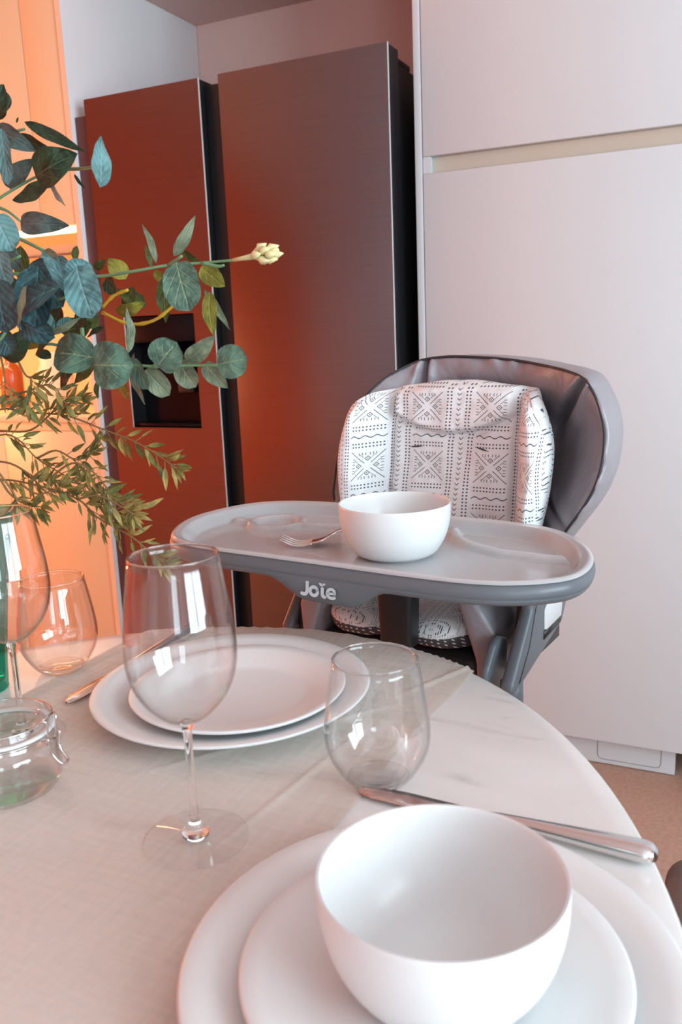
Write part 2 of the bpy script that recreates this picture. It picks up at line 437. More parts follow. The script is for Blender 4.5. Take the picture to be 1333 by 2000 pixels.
def leaf_mat(name, base, vein, back, rough=0.5, ribs=True, net=0.0):
    m, nt, b = new_mat(name); N.nt = nt
    tc = nt.nodes.new('ShaderNodeTexCoord'); sp = nt.nodes.new('ShaderNodeSeparateXYZ'); nt.links.new(tc.outputs['UV'], sp.inputs[0])
    u = N(sp.outputs[0]); v = N(sp.outputs[1]); av = v.abs()
    mid = (av < 0.035)
    side = ((((u - av * 0.35) * 6.0).fract() - 0.5).abs() < 0.06) * (av < 0.8)
    nz = nt.nodes.new('ShaderNodeTexNoise'); nz.inputs['Scale'].default_value = 160; nz.inputs['Detail'].default_value = 5
    nt.links.new(tc.outputs['Object'], nz.inputs['Vector'])
    # few branching veins starting at the midrib, fading towards the margin
    br = ((((u - av * 0.55) * 3.3 + 0.15).fract() - 0.5).abs() < 0.045) * (av < 0.55) * (u < 0.75)
    f = (mid * 0.75 * (u < 0.85) + (side * 0.4 if ribs else br * 0.55) + (N(nz.outputs['Fac']) > 0.56) * 0.25).min(1.0)
    n3 = nt.nodes.new('ShaderNodeTexNoise'); n3.inputs['Scale'].default_value = 45; n3.inputs['Detail'].default_value = 3
    nt.links.new(tc.outputs['Object'], n3.inputs['Vector'])
    blot = (((N(n3.outputs['Fac']) - 0.42) * 5.0).max(0.0)).min(1.0)
    mb_ = nt.nodes.new('ShaderNodeMix'); mb_.data_type = 'RGBA'; mb_.inputs[6].default_value = (*[c * 0.5 for c in base], 1); mb_.inputs[7].default_value = (*base, 1)
    nt.links.new(blot.s, mb_.inputs[0])
    mx = nt.nodes.new('ShaderNodeMix'); mx.data_type = 'RGBA'; nt.links.new(mb_.outputs[2], mx.inputs[6]); mx.inputs[7].default_value = (*vein, 1)
    nt.links.new(f.s, mx.inputs[0])
    bp = nt.nodes.new('ShaderNodeBump'); bp.inputs['Strength'].default_value = 0.8; bp.inputs['Distance'].default_value = 0.0012
    hh = ((((u - av * 0.35) * 6.0).fract() - 0.5).abs() * 1.2 if ribs else ((((u - av * 0.55) * 3.3 + 0.15).fract() - 0.5).abs().min(0.12) * 4.0)) + av.min(0.12) * 6.0 + N(nz.outputs['Fac']) * 0.3
    nt.links.new(hh.s, bp.inputs['Height']); nt.links.new(bp.outputs[0], b.inputs['Normal'])
    ge = nt.nodes.new('ShaderNodeNewGeometry'); m2 = nt.nodes.new('ShaderNodeMix'); m2.data_type = 'RGBA'
    nt.links.new(ge.outputs['Backfacing'], m2.inputs[0]); nt.links.new(mx.outputs[2], m2.inputs[6]); m2.inputs[7].default_value = (*back, 1)
    nt.links.new(m2.outputs[2], b.inputs['Base Color']); setp(b, rough=rough)
    tl = nt.nodes.new('ShaderNodeBsdfTranslucent'); nt.links.new(m2.outputs[2], tl.inputs[0])
    ms = nt.nodes.new('ShaderNodeMixShader'); ms.inputs[0].default_value = 0.22
    nt.links.new(b.outputs[0], ms.inputs[1]); nt.links.new(tl.outputs[0], ms.inputs[2]); nt.links.new(ms.outputs[0], nt.nodes['Material Output'].inputs[0])
    return m
LEAF_TYPES = ['green', 'dark', 'teal', 'blue', 'grey', 'sage', 'olive', 'yellow', 'amber']
LEAF_MATS = [
    leaf_mat('leaf_green', (0.13, 0.27, 0.20), (0.28, 0.42, 0.27), (0.13, 0.26, 0.19), ribs=False),
    leaf_mat('leaf_dark', (0.03, 0.075, 0.04), (0.10, 0.18, 0.10), (0.05, 0.10, 0.08), 0.35, ribs=False),
    leaf_mat('leaf_teal', (0.14, 0.34, 0.35), (0.26, 0.46, 0.48), (0.12, 0.28, 0.28)),
    leaf_mat('leaf_blue', (0.045, 0.12, 0.13), (0.10, 0.26, 0.30), (0.06, 0.16, 0.20)),
    leaf_mat('leaf_grey', (0.10, 0.17, 0.16), (0.20, 0.28, 0.26), (0.12, 0.17, 0.17), ribs=False),
    leaf_mat('leaf_sage', (0.24, 0.32, 0.21), (0.36, 0.42, 0.28), (0.22, 0.30, 0.22), ribs=False),
    leaf_mat('leaf_olive', (0.09, 0.13, 0.03), (0.20, 0.22, 0.08), (0.11, 0.14, 0.04), ribs=False),
    leaf_mat('leaf_yellow', (0.33, 0.34, 0.05), (0.45, 0.42, 0.12), (0.30, 0.30, 0.05), ribs=False),
    leaf_mat('leaf_amber', (0.35, 0.20, 0.02), (0.45, 0.30, 0.08), (0.3, 0.18, 0.03)),
]
M['fine_leaf'] = leaf_mat('leaf_fine_olive', (0.46, 0.36, 0.10), (0.55, 0.46, 0.20), (0.36, 0.29, 0.09), ribs=False)
M['fine_leaf_green'] = leaf_mat('leaf_fine_green', (0.24, 0.25, 0.07), (0.4, 0.38, 0.15), (0.2, 0.2, 0.07), ribs=False)
M['stem_green'] = P('stem_green', (0.16, 0.30, 0.15), 0.5)
M['stem_yellow'] = P('stem_yellow', (0.60, 0.36, 0.03), 0.5)
M['stem_brown'] = P('stem_brown', (0.22, 0.14, 0.05), 0.6)
M['petal'] = P('cream_petal', (0.75, 0.66, 0.35), 0.5)
M['amber_glass'] = P('amber_bottle', (0.35, 0.08, 0.02), 0.15)
M['cream_ceramic'] = P('cream_ceramic', (0.8, 0.7, 0.62), 0.3)
M['chair_fabric'] = P('taupe_fabric', (0.23, 0.19, 0.17), 0.95, 0.25, noise_scale=500, bump=0.5, bump_scale=700)
M['warm_light_edge'] = P('warm_light_edge', (0.88, 0.66, 0.48), 0.4)  # warm light from the left painted as peach on the panel front
M['niche_shade'] = P('niche_shade_plum', (0.12, 0.045, 0.045), 0.5)  # plum tone of the shade beside the fridge
M['led'] = None
def emis(name, c, s):
    m, nt, b = new_mat(name); setp(b, color=(0.9, 0.8, 0.7), emit=s, emit_color=c); return m
M['led'] = emis('led_strip', (1.0, 0.72, 0.45), 6)
M['lamp_glow'] = emis('lamp_glow', (1.0, 0.5, 0.22), 3)
M['clear_pane'] = thin_glass('window_glass', (0.98, 0.99, 0.99))
BRANCHES = {
 'eucalyptus_upper': dict(stems=[
  [(-0.765,0.72,1.2668),(-0.7363,0.72,1.28),(-0.7113,0.73,1.2932),(-0.6873,0.73,1.2994),(-0.658,0.72,1.2999)],
  [(-0.7363,0.72,1.28),(-0.7261,0.7,1.322),(-0.6881,0.7,1.3361),(-0.6684,0.7,1.3384)],
  [(-0.6736,0.73,1.3055),(-0.6329,0.73,1.301),(-0.6045,0.72,1.298),(-0.5967,0.72,1.2981)],
  [(-0.7766,0.74,1.2806),(-0.7472,0.74,1.2725),(-0.7268,0.74,1.259)],
 ], leaves=[
  ((-0.6674,0.7,1.345),(-0.5935,0.7,1.3076),0.0133,'dark',0),
  ((-0.6869,0.71,1.3376),(-0.6476,0.72,1.315),0.0125,'dark',0.5),
  ((-0.6604,0.7,1.2926),(-0.6037,0.7,1.3078),0.0372,'dark',0.1),
  ((-0.6529,0.71,1.2931),(-0.6347,0.71,1.2633),0.0083,'teal',0.9),
  ((-0.5883,0.71,1.2762),(-0.5906,0.72,1.326),0.0152,'teal',0.75),
  ((-0.6626,0.72,1.287),(-0.7147,0.72,1.2769),0.0243,'dark',0.3),
  ((-0.6879,0.7,1.2495),(-0.6225,0.7,1.242),0.0233,'grey',0.1),
  ((-0.6843,0.68,1.3378),(-0.6368,0.68,1.3104),0.0202,'grey',0.2),
  ((-0.6596,0.66,1.3311),(-0.6575,0.66,1.279),0.0176,'teal',0.35),
  ((-0.7331,0.73,1.2954),(-0.6889,0.73,1.3173),0.022,'grey',0.3),
  ((-0.6692,0.66,1.3415),(-0.6495,0.66,1.3682),0.0295,'dark',0.0),
  ((-0.6734,0.68,1.3496),(-0.6877,0.68,1.3781),0.0251,'dark',0.2),
  ((-0.6282,0.72,1.2942),(-0.615,0.72,1.2782),0.0041,'dark',0.3),
  ((-0.6783,0.7,1.3454),(-0.6747,0.7,1.3507),0.0026,'olive',0.0),
 ]),
 'eucalyptus_middle': dict(stems=[
  [(-0.7496,0.68,1.1895),(-0.7038,0.68,1.1997),(-0.6611,0.7,1.1953),(-0.6112,0.72,1.193),(-0.565,0.72,1.1952),(-0.528,0.73,1.1992),(-0.4981,0.74,1.1997),(-0.4564,0.74,1.1998)],
  [(-0.6175,0.73,1.1573),(-0.5853,0.73,1.1445),(-0.5524,0.73,1.1463),(-0.5223,0.73,1.1622)],
  [(-0.6168,0.73,1.1626),(-0.6006,0.73,1.1732),(-0.5814,0.73,1.1783)],
  [(-0.528,0.73,1.1992),(-0.5048,0.72,1.2058)],
  [(-0.4951,0.74,1.1995),(-0.4774,0.74,1.1954),(-0.4697,0.74,1.1958)],
  [(-0.6969,0.7,1.2376),(-0.6575,0.7,1.2194),(-0.6385,0.7,1.209)],
 ], leaves=[
  ((-0.4972,0.7,1.1986),(-0.4787,0.69,1.1522),0.037,'green',0.15),
  ((-0.521,0.73,1.2075),(-0.4922,0.73,1.2437),0.0132,'sage',0.3),
  ((-0.5509,0.74,1.2027),(-0.5646,0.74,1.2426),0.0073,'sage',0.4),
  ((-0.5639,0.75,1.2004),(-0.5706,0.75,1.2233),0.0064,'olive',0.2),
  ((-0.5988,0.75,1.1907),(-0.6193,0.75,1.2129),0.0205,'yellow',0.2),
  ((-0.5107,0.76,1.1975),(-0.4828,0.76,1.1767),0.0209,'yellow',0.1),
  ((-0.5016,0.76,1.1727),(-0.5003,0.76,1.1291),0.0178,'yellow',0.3),
  ((-0.5143,0.77,1.1761),(-0.4864,0.77,1.1336),0.0096,'sage',0.2),
  ((-0.556,0.76,1.1911),(-0.5588,0.76,1.1442),0.0214,'olive',0.3),
  ((-0.5914,0.77,1.1616),(-0.6285,0.77,1.1824),0.0199,'olive',0.3),
  ((-0.6232,0.76,1.1576),(-0.5831,0.76,1.1665),0.0133,'yellow',0.4),
  ((-0.5698,0.76,1.1971),(-0.5516,0.76,1.1831),0.0107,'yellow',0.3),
  ((-0.6047,0.77,1.1837),(-0.6201,0.77,1.152),0.0177,'olive',0.4),
  ((-0.5254,0.75,1.214),(-0.5036,0.75,1.2015),0.0073,'olive',0.5),
  ((-0.6343,0.76,1.1932),(-0.621,0.76,1.1764),0.0166,'dark',0.4),
  ((-0.6392,0.75,1.2037),(-0.6234,0.75,1.2132),0.0088,'olive',0.4),
 ]),
 'eucalyptus_blue': dict(stems=[
  [(-0.7555,0.66,1.1159),(-0.706,0.66,1.1458),(-0.6475,0.66,1.1636),(-0.6002,0.66,1.171),(-0.58,0.66,1.1795)],
  [(-0.7055,0.64,1.186),(-0.6613,0.64,1.2027),(-0.6335,0.64,1.2103)],
  [(-0.6836,0.62,1.1063),(-0.6441,0.62,1.1394),(-0.6273,0.62,1.1624)],
 ], leaves=[
  ((-0.5661,0.64,1.1965),(-0.5442,0.63,1.1486),0.035,'teal',0.1),
  ((-0.5779,0.65,1.1847),(-0.5679,0.65,1.204),0.0222,'teal',0.4),
  ((-0.5701,0.64,1.1669),(-0.6073,0.64,1.2131),0.0162,'teal',0.5),
  ((-0.6173,0.67,1.1988),(-0.6759,0.67,1.1776),0.005,'dark',0.6),
  ((-0.6419,0.68,1.2181),(-0.6092,0.68,1.1817),0.0235,'sage',0.2),
  ((-0.6165,0.7,1.2224),(-0.6201,0.7,1.2053),0.0092,'olive',0.2),
  ((-0.603,0.63,1.1985),(-0.6145,0.63,1.143),0.041,'blue',0.2),
  ((-0.5698,0.62,1.1779),(-0.6292,0.62,1.1507),0.0279,'blue',0.5),
  ((-0.6531,0.65,1.15),(-0.6106,0.65,1.1328),0.0253,'blue',0.1),
  ((-0.6218,0.6,1.1871),(-0.6202,0.6,1.139),0.042,'blue',0.3),
  ((-0.5709,0.58,1.1778),(-0.5866,0.58,1.1427),0.0107,'sage',0.6),
  ((-0.6394,0.62,1.2461),(-0.6224,0.62,1.213),0.0285,'teal',0.0),
  ((-0.6379,0.62,1.2164),(-0.6308,0.62,1.1813),0.0258,'teal',0.4),
  ((-0.6913,0.7,1.228),(-0.6963,0.7,1.187),0.0213,'olive',0.2),
  ((-0.6507,0.62,1.1396),(-0.6374,0.62,1.12),0.0245,'blue',0.2),
  ((-0.6451,0.6,1.1631),(-0.6226,0.6,1.1437),0.0333,'dark',0.3),
  ((-0.708,0.66,1.2167),(-0.6801,0.66,1.195),0.031,'teal',0.2),
  ((-0.7276,0.66,1.1466),(-0.682,0.66,1.1194),0.0318,'dark',0.2),
  ((-0.6238,0.66,1.1428),(-0.6479,0.66,1.1161),0.0121,'dark',0.5),
  ((-0.6253,0.67,1.1427),(-0.6044,0.67,1.1509),0.0112,'teal',0.3),
  ((-0.667,0.72,1.1382),(-0.6238,0.72,1.1472),0.0252,'olive',0.4),
  ((-0.6382,0.72,1.1425),(-0.6185,0.72,1.1626),0.0216,'olive',0.5),
  ((-0.706,0.7,1.1345),(-0.677,0.7,1.1256),0.0164,'amber',0.3),
  ((-0.6273,0.66,1.137),(-0.5837,0.66,1.152),0.0071,'sage',0.5),
  ((-0.6396,0.66,1.2061),(-0.6054,0.66,1.1616),0.036,'blue',0.1),
  ((-0.6537,0.64,1.1589),(-0.6701,0.64,1.1985),0.042,'dark',0.1),
  ((-0.6275,0.66,1.1355),(-0.6637,0.66,1.1643),0.0304,'teal',0.4),
  ((-0.6064,0.66,1.2096),(-0.5874,0.66,1.1713),0.0226,'teal',0.3),
  ((-0.7123,0.68,1.114),(-0.6688,0.68,1.1442),0.0271,'dark',0.3),
  ((-0.6965,0.67,1.2313),(-0.6638,0.67,1.2018),0.031,'grey',0.2),
  ((-0.6356,0.69,1.1632),(-0.6571,0.69,1.1332),0.0229,'dark',0.3),
  ((-0.6233,0.71,1.1627),(-0.6369,0.71,1.1373),0.0159,'dark',0.4),
 ]),
 'eucalyptus_lower': dict(stems=[
  [(-0.7875,0.7,1.1035),(-0.7233,0.7,1.1188),(-0.664,0.7,1.1269),(-0.6045,0.7,1.1097),(-0.5344,0.7,1.1012),(-0.5046,0.71,1.1011),(-0.4627,0.71,1.1008)],
  [(-0.5344,0.7,1.1012),(-0.5198,0.7,1.1099),(-0.5115,0.7,1.1136)],
  [(-0.6205,0.7,1.1421),(-0.6192,0.7,1.1266),(-0.6104,0.7,1.116)],
 ], leaves=[
  ((-0.5958,0.69,1.111),(-0.6504,0.69,1.1174),0.0414,'green',0.1),
  ((-0.5931,0.68,1.1053),(-0.5423,0.68,1.1034),0.0471,'green',0.1),
  ((-0.5218,0.69,1.1015),(-0.4966,0.69,1.1243),0.035,'green',0.05),
  ((-0.5011,0.71,1.1055),(-0.4662,0.71,1.1291),0.0192,'sage',0.3),
  ((-0.4596,0.7,1.1018),(-0.4251,0.7,1.1068),0.0323,'green',0.05),
  ((-0.4883,0.72,1.1023),(-0.4616,0.72,1.0779),0.0193,'sage',0.2),
  ((-0.5247,0.73,1.1045),(-0.5058,0.73,1.0785),0.024,'sage',0.2),
  ((-0.5525,0.71,1.0979),(-0.5248,0.71,1.072),0.0228,'sage',0.1),
  ((-0.5728,0.72,1.1143),(-0.5642,0.72,1.0618),0.0116,'sage',0.6),
  ((-0.6239,0.72,1.1038),(-0.6558,0.72,1.0848),0.0195,'olive',0.3),
  ((-0.5646,0.7,1.1149),(-0.562,0.7,1.1599),0.0072,'sage',0.8),
  ((-0.5575,0.7,1.1097),(-0.543,0.7,1.079),0.0154,'green',0.5),
  ((-0.6247,0.72,1.0861),(-0.6257,0.72,1.0672),0.0076,'olive',0.3),
  ((-0.5983,0.72,1.0779),(-0.5858,0.72,1.082),0.0215,'amber',0.5),
  ((-0.6578,0.73,1.116),(-0.6848,0.73,1.0777),0.0188,'dark',0.4),
  ((-0.5991,0.71,1.1412),(-0.6239,0.71,1.1317),0.0073,'dark',0.4),
  ((-0.6662,0.7,1.1121),(-0.6868,0.7,1.1179),0.0108,'dark',0.4),
 ]),
}
FINE = {
 'fine_upper': [
  [(-0.8457,0.74,1.029),(-0.7913,0.74,1.0538),(-0.7439,0.74,1.0504),(-0.6908,0.74,1.0472),(-0.6414,0.74,1.0328),(-0.5993,0.74,1.02),(-0.5681,0.74,1.0051),(-0.546,0.74,0.9919)],
  [(-0.801,0.72,1.0617),(-0.7278,0.72,1.0759),(-0.6894,0.72,1.0829),(-0.6798,0.73,1.0608)],
  [(-0.7383,0.7,1.1192),(-0.7359,0.7,1.0971),(-0.7381,0.7,1.0748)],
  [(-0.7174,0.7,1.1186),(-0.7061,0.7,1.0966),(-0.6971,0.7,1.0883),(-0.7061,0.7,1.0636)],
  [(-0.7955,0.74,1.0285),(-0.747,0.74,1.0303),(-0.7049,0.74,1.0541),(-0.6662,0.74,1.0655)],
 ],
 'fine_middle': [
  [(-0.8272,0.72,1.0074),(-0.7748,0.72,1.0265),(-0.7478,0.72,1.0222),(-0.7225,0.72,1.0011),(-0.6886,0.72,0.9847),(-0.6593,0.73,0.9667)],
  [(-0.8014,0.71,0.9975),(-0.7536,0.71,0.9959),(-0.7137,0.71,0.9797),(-0.6728,0.71,0.9784),(-0.6308,0.71,0.9699),(-0.609,0.71,0.9472),(-0.5922,0.71,0.9437)],
  [(-0.7225,0.72,1.0011),(-0.6924,0.72,1.0106),(-0.6642,0.72,1.001),(-0.6376,0.72,1.0119)],
  [(-0.6928,0.7,0.9794),(-0.6534,0.7,1.0005),(-0.6262,0.7,0.993),(-0.6047,0.7,0.9718)],
 ],
 'fine_lower': [
  [(-0.8129,0.7,0.9626),(-0.7619,0.7,0.9779),(-0.7158,0.7,0.9756),(-0.6724,0.7,0.9677),(-0.6448,0.7,0.9587),(-0.6256,0.7,0.9428),(-0.6025,0.7,0.9329),(-0.5785,0.7,0.9222),(-0.5549,0.7,0.9055),(-0.5412,0.7,0.8983)],
  [(-0.7507,0.69,0.9818),(-0.738,0.69,0.9649),(-0.7168,0.69,0.9543),(-0.6945,0.69,0.9525)],
  [(-0.7103,0.68,0.9794),(-0.686,0.68,0.9691),(-0.6522,0.68,0.979)],
  [(-0.6423,0.69,0.9636),(-0.6137,0.69,0.9689),(-0.5875,0.69,0.9608),(-0.5673,0.69,0.951)],
  [(-0.7298,0.66,1.0073),(-0.7018,0.66,0.975),(-0.6966,0.66,0.9613)],
 ],
}
FLOWER = ((-0.4594, 0.74, 1.1999), (-0.4134, 0.74, 1.2038))

# ================================================================== SETTING
FY = 2.0                                   # plane of the fridge doors and left cabinets
struct(boxo('floor', -3.5, 2.4, -2.5, 2.72, -0.1, 0.0, M['floor'], bev=0))
struct(boxo('ceiling', -3.5, 2.4, -2.5, 2.72, 2.6, 2.7, M['ceiling_paint'], bev=0))
struct(boxo('wall_back', -3.5, 2.4, 2.68, 2.8, 0.0, 2.6, M['wall_paint'], bev=0))
struct(boxo('wall_left', -3.5, -3.4, -2.5, 2.68, 0.0, 2.6, M['terracotta_wall'], bev=0))
def wall_with_hole(name, axis, a, b, u0, u1, h0, h1, z0, z1, mat):
    mb = MB()
    for (p, q, r, s) in ((u0, h0, 0, 2.6), (h1, u1, 0, 2.6), (h0, h1, 0, z0), (h0, h1, z1, 2.6)):
        if axis == 'x': mb.box(a, b, p, q, r, s)
        else: mb.box(p, q, a, b, r, s)
    return struct(mb.build(name, mat, smooth=False))
wall_with_hole('wall_right', 'x', 2.3, 2.4, -2.5, 2.68, -1.15, 0.95, 0.6, 2.3, M['wall_paint'])
wall_with_hole('wall_front', 'y', -2.5, -2.38, -3.4, 2.3, 1.15, 2.15, 0.6, 2.3, M['wall_paint'])
f1 = struct(MB().box(2.32, 2.38, -1.15, -1.11, 0.6, 2.3).box(2.32, 2.38, 0.91, 0.95, 0.6, 2.3).box(2.32, 2.38, -0.14, -0.06, 0.65, 2.25)
            .box(2.32, 2.38, -1.11, 0.91, 0.6, 0.65).box(2.32, 2.38, -1.11, 0.91, 2.25, 2.3).build('window_1', M['cabinet_white'], smooth=False))
boxo('window_pane', 2.345, 2.355, -1.11, 0.91, 0.65, 2.25, M['clear_pane'], f1, 0)
f2 = struct(MB().box(1.15, 1.19, -2.47, -2.41, 0.6, 2.3).box(2.11, 2.15, -2.47, -2.41, 0.6, 2.3)
            .box(1.19, 2.11, -2.47, -2.41, 0.6, 0.65).box(1.19, 2.11, -2.47, -2.41, 2.25, 2.3).build('window_2', M['cabinet_white'], smooth=False))
boxo('window_pane', 1.19, 2.11, -2.445, -2.435, 0.65, 2.25, M['clear_pane'], f2, 0)

# fridge niche: side wall and lowered soffit
struct(boxo('ceiling_niche', -3.4, 2.3, FY + 0.02, 2.68, 2.142, 2.6, M['bounce_tint'], bev=0))
struct(boxo('wall_niche_back', -1.735, -0.752, 2.66, 2.68, 0.0, 2.142, M['bounce_tint'], bev=0))

# ------------------------------------------------------------------ right tall cabinet
t = thing('tall_cabinet', 'tall white cabinet with handleless doors standing right of the dark fridge', 'cabinet', (-0.745, 2.062, 0))

def L(x): return x + 0.745
def bx(name, x0, x1, y0, y1, z0, z1, mat, par, bev=0.0015): return boxo(name, L(x0), L(x1), y0 - 2.062, y1 - 2.062, z0, z1, mat, par, bev)
bx('side_panel', -0.751, -0.733, 2.062, 2.655, 0.0, 2.14, M['cabinet_white'], t)
bx('carcass', -0.7325, 2.28, 2.085, 2.655, 0.09, 2.14, M['cabinet_white'], t, 0)
bx('door', -0.731, 0.06, 2.062, 2.084, 1.525, 2.138, M['cabinet_white'], t)
bx('door', 0.063, 0.86, 2.062, 2.084, 1.525, 2.138, M['cabinet_white'], t)
bx('door', -0.731, 0.06, 2.062, 2.084, 0.089, 1.486, M['cabinet_white'], t)
bx('door', 0.063, 0.86, 2.062, 2.084, 0.089, 1.486, M['cabinet_white'], t)
bx('handle_channel', -0.712, 0.86, 2.0815, 2.0845, 1.4865, 1.5245, M['cabinet_beige'], t, 0)
bx('channel_end', -0.731, -0.7125, 2.064, 2.084, 1.4865, 1.5245, M['cabinet_white'], t, 0)
pl = MB().box(L(-0.7325), L(-0.112), 2.114 - 2.062, 2.15 - 2.062, 0.002, 0.088, 0.0015)
pl.build('plinth', M['cabinet_white'], t, flat_angle=0.9)
# vent flap in the plinth: slim raised outline with rounded lower corners
vp = [(-0.300, 0.086), (-0.300, 0.026), (-0.297, 0.018), (-0.289, 0.014), (-0.156, 0.014), (-0.148, 0.018), (-0.145, 0.026), (-0.145, 0.086)]
MB().tube([(L(x), 2.1142 - 2.062, z) for x, z in vp], 0.0009, 6).build('flap_outline', M['tray_grey'], t)

# ------------------------------------------------------------------ fridge
t = thing('refrigerator', 'side by side fridge with dark brushed steel doors in the wall niche', 'fridge', (-1.24, FY, 0))
def fx(name, x0, x1, y0, y1, z0, z1, mat, par, bev=0.002): return boxo(name, x0 + 1.24, x1 + 1.24, y0 - FY, y1 - FY, z0, z1, mat, par, bev)
fx('body', -1.68, -0.797, 2.075, 2.63, 0.02, 1.745, M['fridge_body'], t)
fx('base_grille', -1.66, -0.82, 2.03, 2.074, 0.0, 0.05, M['fridge_body'], t)
# left door with a window for the water dispenser
def door(x0, x1, edge_side, hole=None):
    d = fx('door', x0 + 0.001, x1 - 0.001, 2.006, 2.07, 0.055, 1.771, M['fridge_body'], t, 0.001) if not hole else None
    if hole:
        hx0, hx1, hz0, hz1 = hole; mb = MB()
        for q in ((x0 + .001, hx0, 0.055, 1.771), (hx1, x1 - .001, 0.055, 1.771), (hx0, hx1, 0.055, hz0), (hx0, hx1, hz1, 1.771)):
            mb.box(q[0] + 1.24, q[1] + 1.24, 0.006, 0.07, q[2], q[3])
        d = mb.build('door', M['fridge_body'], t, smooth=False)
        mb = MB()
        for q in ((x0, hx0, 0.055, 1.772), (hx1, x1, 0.055, 1.772), (hx0, hx1, 0.055, hz0), (hx0, hx1, hz1, 1.772)):
            mb.box(q[0] + 1.24, q[1] + 1.24, 0.0, 0.0058, q[2], q[3])
        mb.build('front_sheet', M['fridge_front'], d, smooth=False)
    else:
        fx('front_sheet', x0, x1, 2.0, 2.0058, 0.055, 1.772, M['fridge_front'], d, 0.0006)
    fx('edge_trim', x1 - 0.0005, x1 + 0.0012, 1.9995, 2.004, 0.055, 1.772, M['fridge_edge'], d, 0)
    return d
HO = (-1.617, -1.378, 0.874, 1.189)
dl = door(-1.687, -1.312, 1, HO)
dr = door(-1.252, -0.790, 1)
fx('grip_recess', -1.3125, -1.2515, 2.03, 2.069, 0.06, 1.76, M['fridge_body'], t)
# dispenser: back plate, control head, nozzle, ledge
dp = fx('dispenser', HO[0], HO[1], 2.064, 2.0745, HO[2], HO[3], M['black_gloss'], dl, 0)
fx('control_panel', HO[0] + 0.002, HO[1] - 0.002, 2.003, 2.02, 1.115, 1.187, M['black_gloss'], dp)
fx('ice_nozzle', -1.535, -1.46, 2.012, 2.05, 1.085, 1.14, M['black_gloss'], dp, 0.006)
fx('push_lever', -1.475, -1.42, 2.035, 2.05, 0.97, 1.08, M['fridge_body'], dp, 0.004)
fx('drip_ledge', HO[0] + 0.002, HO[1] - 0.002, 2.008, 2.063, 0.876, 0.886, M['black_gloss'], dp)
MB().tube([(HO[0] + 1.24 + .001, 0.001, HO[2]), (HO[0] + 1.24 + .001, 0.001, HO[3])], 0.0018, 6).build('dispenser_edge', M['fridge_edge'], dp)
# hinge caps on top
for hx in (-0.815, -1.655):
    MB().box(hx - 0.02 + 1.24, hx + 0.022 + 1.24, 0.030, 0.06, 1.742, 1.768, 0.004).box(hx - 0.02 + 1.24, hx + 0.018 + 1.24, 0.065, 0.17, 1.7455, 1.760, 0.004)\
        .lathe([(0, 0.0), (0.012, 0), (0.012, 0.010), (0, 0.011)], 16, (hx + 1.24, 0.09, 1.7605)).build('hinge_cap', M['fridge_body'], t)

# ------------------------------------------------------------------ left kitchen units
t = thing('wall_cabinet', 'peach lit upper kitchen cabinet with tall handleless doors left of the fridge', 'cabinet', (-2.4, FY, 1.44))
def kx(name, x0, x1, y0, y1, z0, z1, mat, par, bev=0.0012, oz=0): return boxo(name, x0 + 2.4, x1 + 2.4, y0 - FY, y1 - FY, z0 - oz, z1 - oz, mat, par, bev)
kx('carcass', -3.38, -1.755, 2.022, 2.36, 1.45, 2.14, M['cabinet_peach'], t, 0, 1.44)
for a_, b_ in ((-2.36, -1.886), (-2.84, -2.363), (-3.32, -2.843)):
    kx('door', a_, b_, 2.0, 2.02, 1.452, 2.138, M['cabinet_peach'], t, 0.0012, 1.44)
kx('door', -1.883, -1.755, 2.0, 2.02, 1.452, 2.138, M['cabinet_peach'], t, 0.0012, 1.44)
ep = tag(boxo('end_panel', -1.753, -1.7355, FY - 0.003, 2.6595, 0.0, 2.1415, M['wall_paint'], None, 0.0005),
    'narrow pale end panel between the orange kitchen cabinets and the fridge niche', 'panel')
boxo('warm_light_edge', -1.7532, -1.7353, FY - 0.0045, FY - 0.0032, 0.0, 2.14, M['warm_light_edge'], ep, 0)
struct(boxo('gap_shade_1', -1.735, -1.697, 2.012, 2.05, 0.0, 1.735, M['niche_shade'], None, 0.002))  # dark strip added in the gap, standing for the shaded side wall
ls = thing('light_strip', 'glowing strip light under the upper kitchen cabinet', 'lamp', (-2.4, 2.03, 1.44))
boxo('diffuser', -0.96, 0.643, -0.012, 0.012, 0.0, 0.0085, M['led'], ls, 0)
boxo('housing', -0.97, 0.632, 0.0125, 0.02, -0.003, 0.009, M['cabinet_peach'], ls, 0)
point_led = bpy.data.lights.new('strip_light', 'AREA'); point_led.shape = 'RECTANGLE'; point_led.size = 1.5; point_led.size_y = 0.04; point_led.energy = 7; point_led.color = (1, 0.55, 0.28)
lo = bpy.data.objects.new('strip_light', point_led); COL.objects.link(lo); lo.parent = ls; lo.location = (-0.15, 0.0, -0.002)
t = thing('base_cabinet', 'peach lit lower kitchen cabinets under the worktop left of the fridge', 'cabinet', (-2.4, FY, 0))
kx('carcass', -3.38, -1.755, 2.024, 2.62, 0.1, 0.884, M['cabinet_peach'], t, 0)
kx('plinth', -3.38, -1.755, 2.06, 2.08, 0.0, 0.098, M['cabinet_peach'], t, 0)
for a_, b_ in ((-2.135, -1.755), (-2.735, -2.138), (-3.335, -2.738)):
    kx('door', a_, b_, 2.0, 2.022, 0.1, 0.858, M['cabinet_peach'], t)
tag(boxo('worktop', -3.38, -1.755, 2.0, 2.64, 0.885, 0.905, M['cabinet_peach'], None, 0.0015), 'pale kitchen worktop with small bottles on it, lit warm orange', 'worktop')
tag(boxo('backsplash', -3.38, -1.7535, 2.645, 2.665, 0.9055, 1.449, M['cabinet_peach'], None, 0), 'plain splashback panel between kitchen worktop and upper cabinets', 'panel')
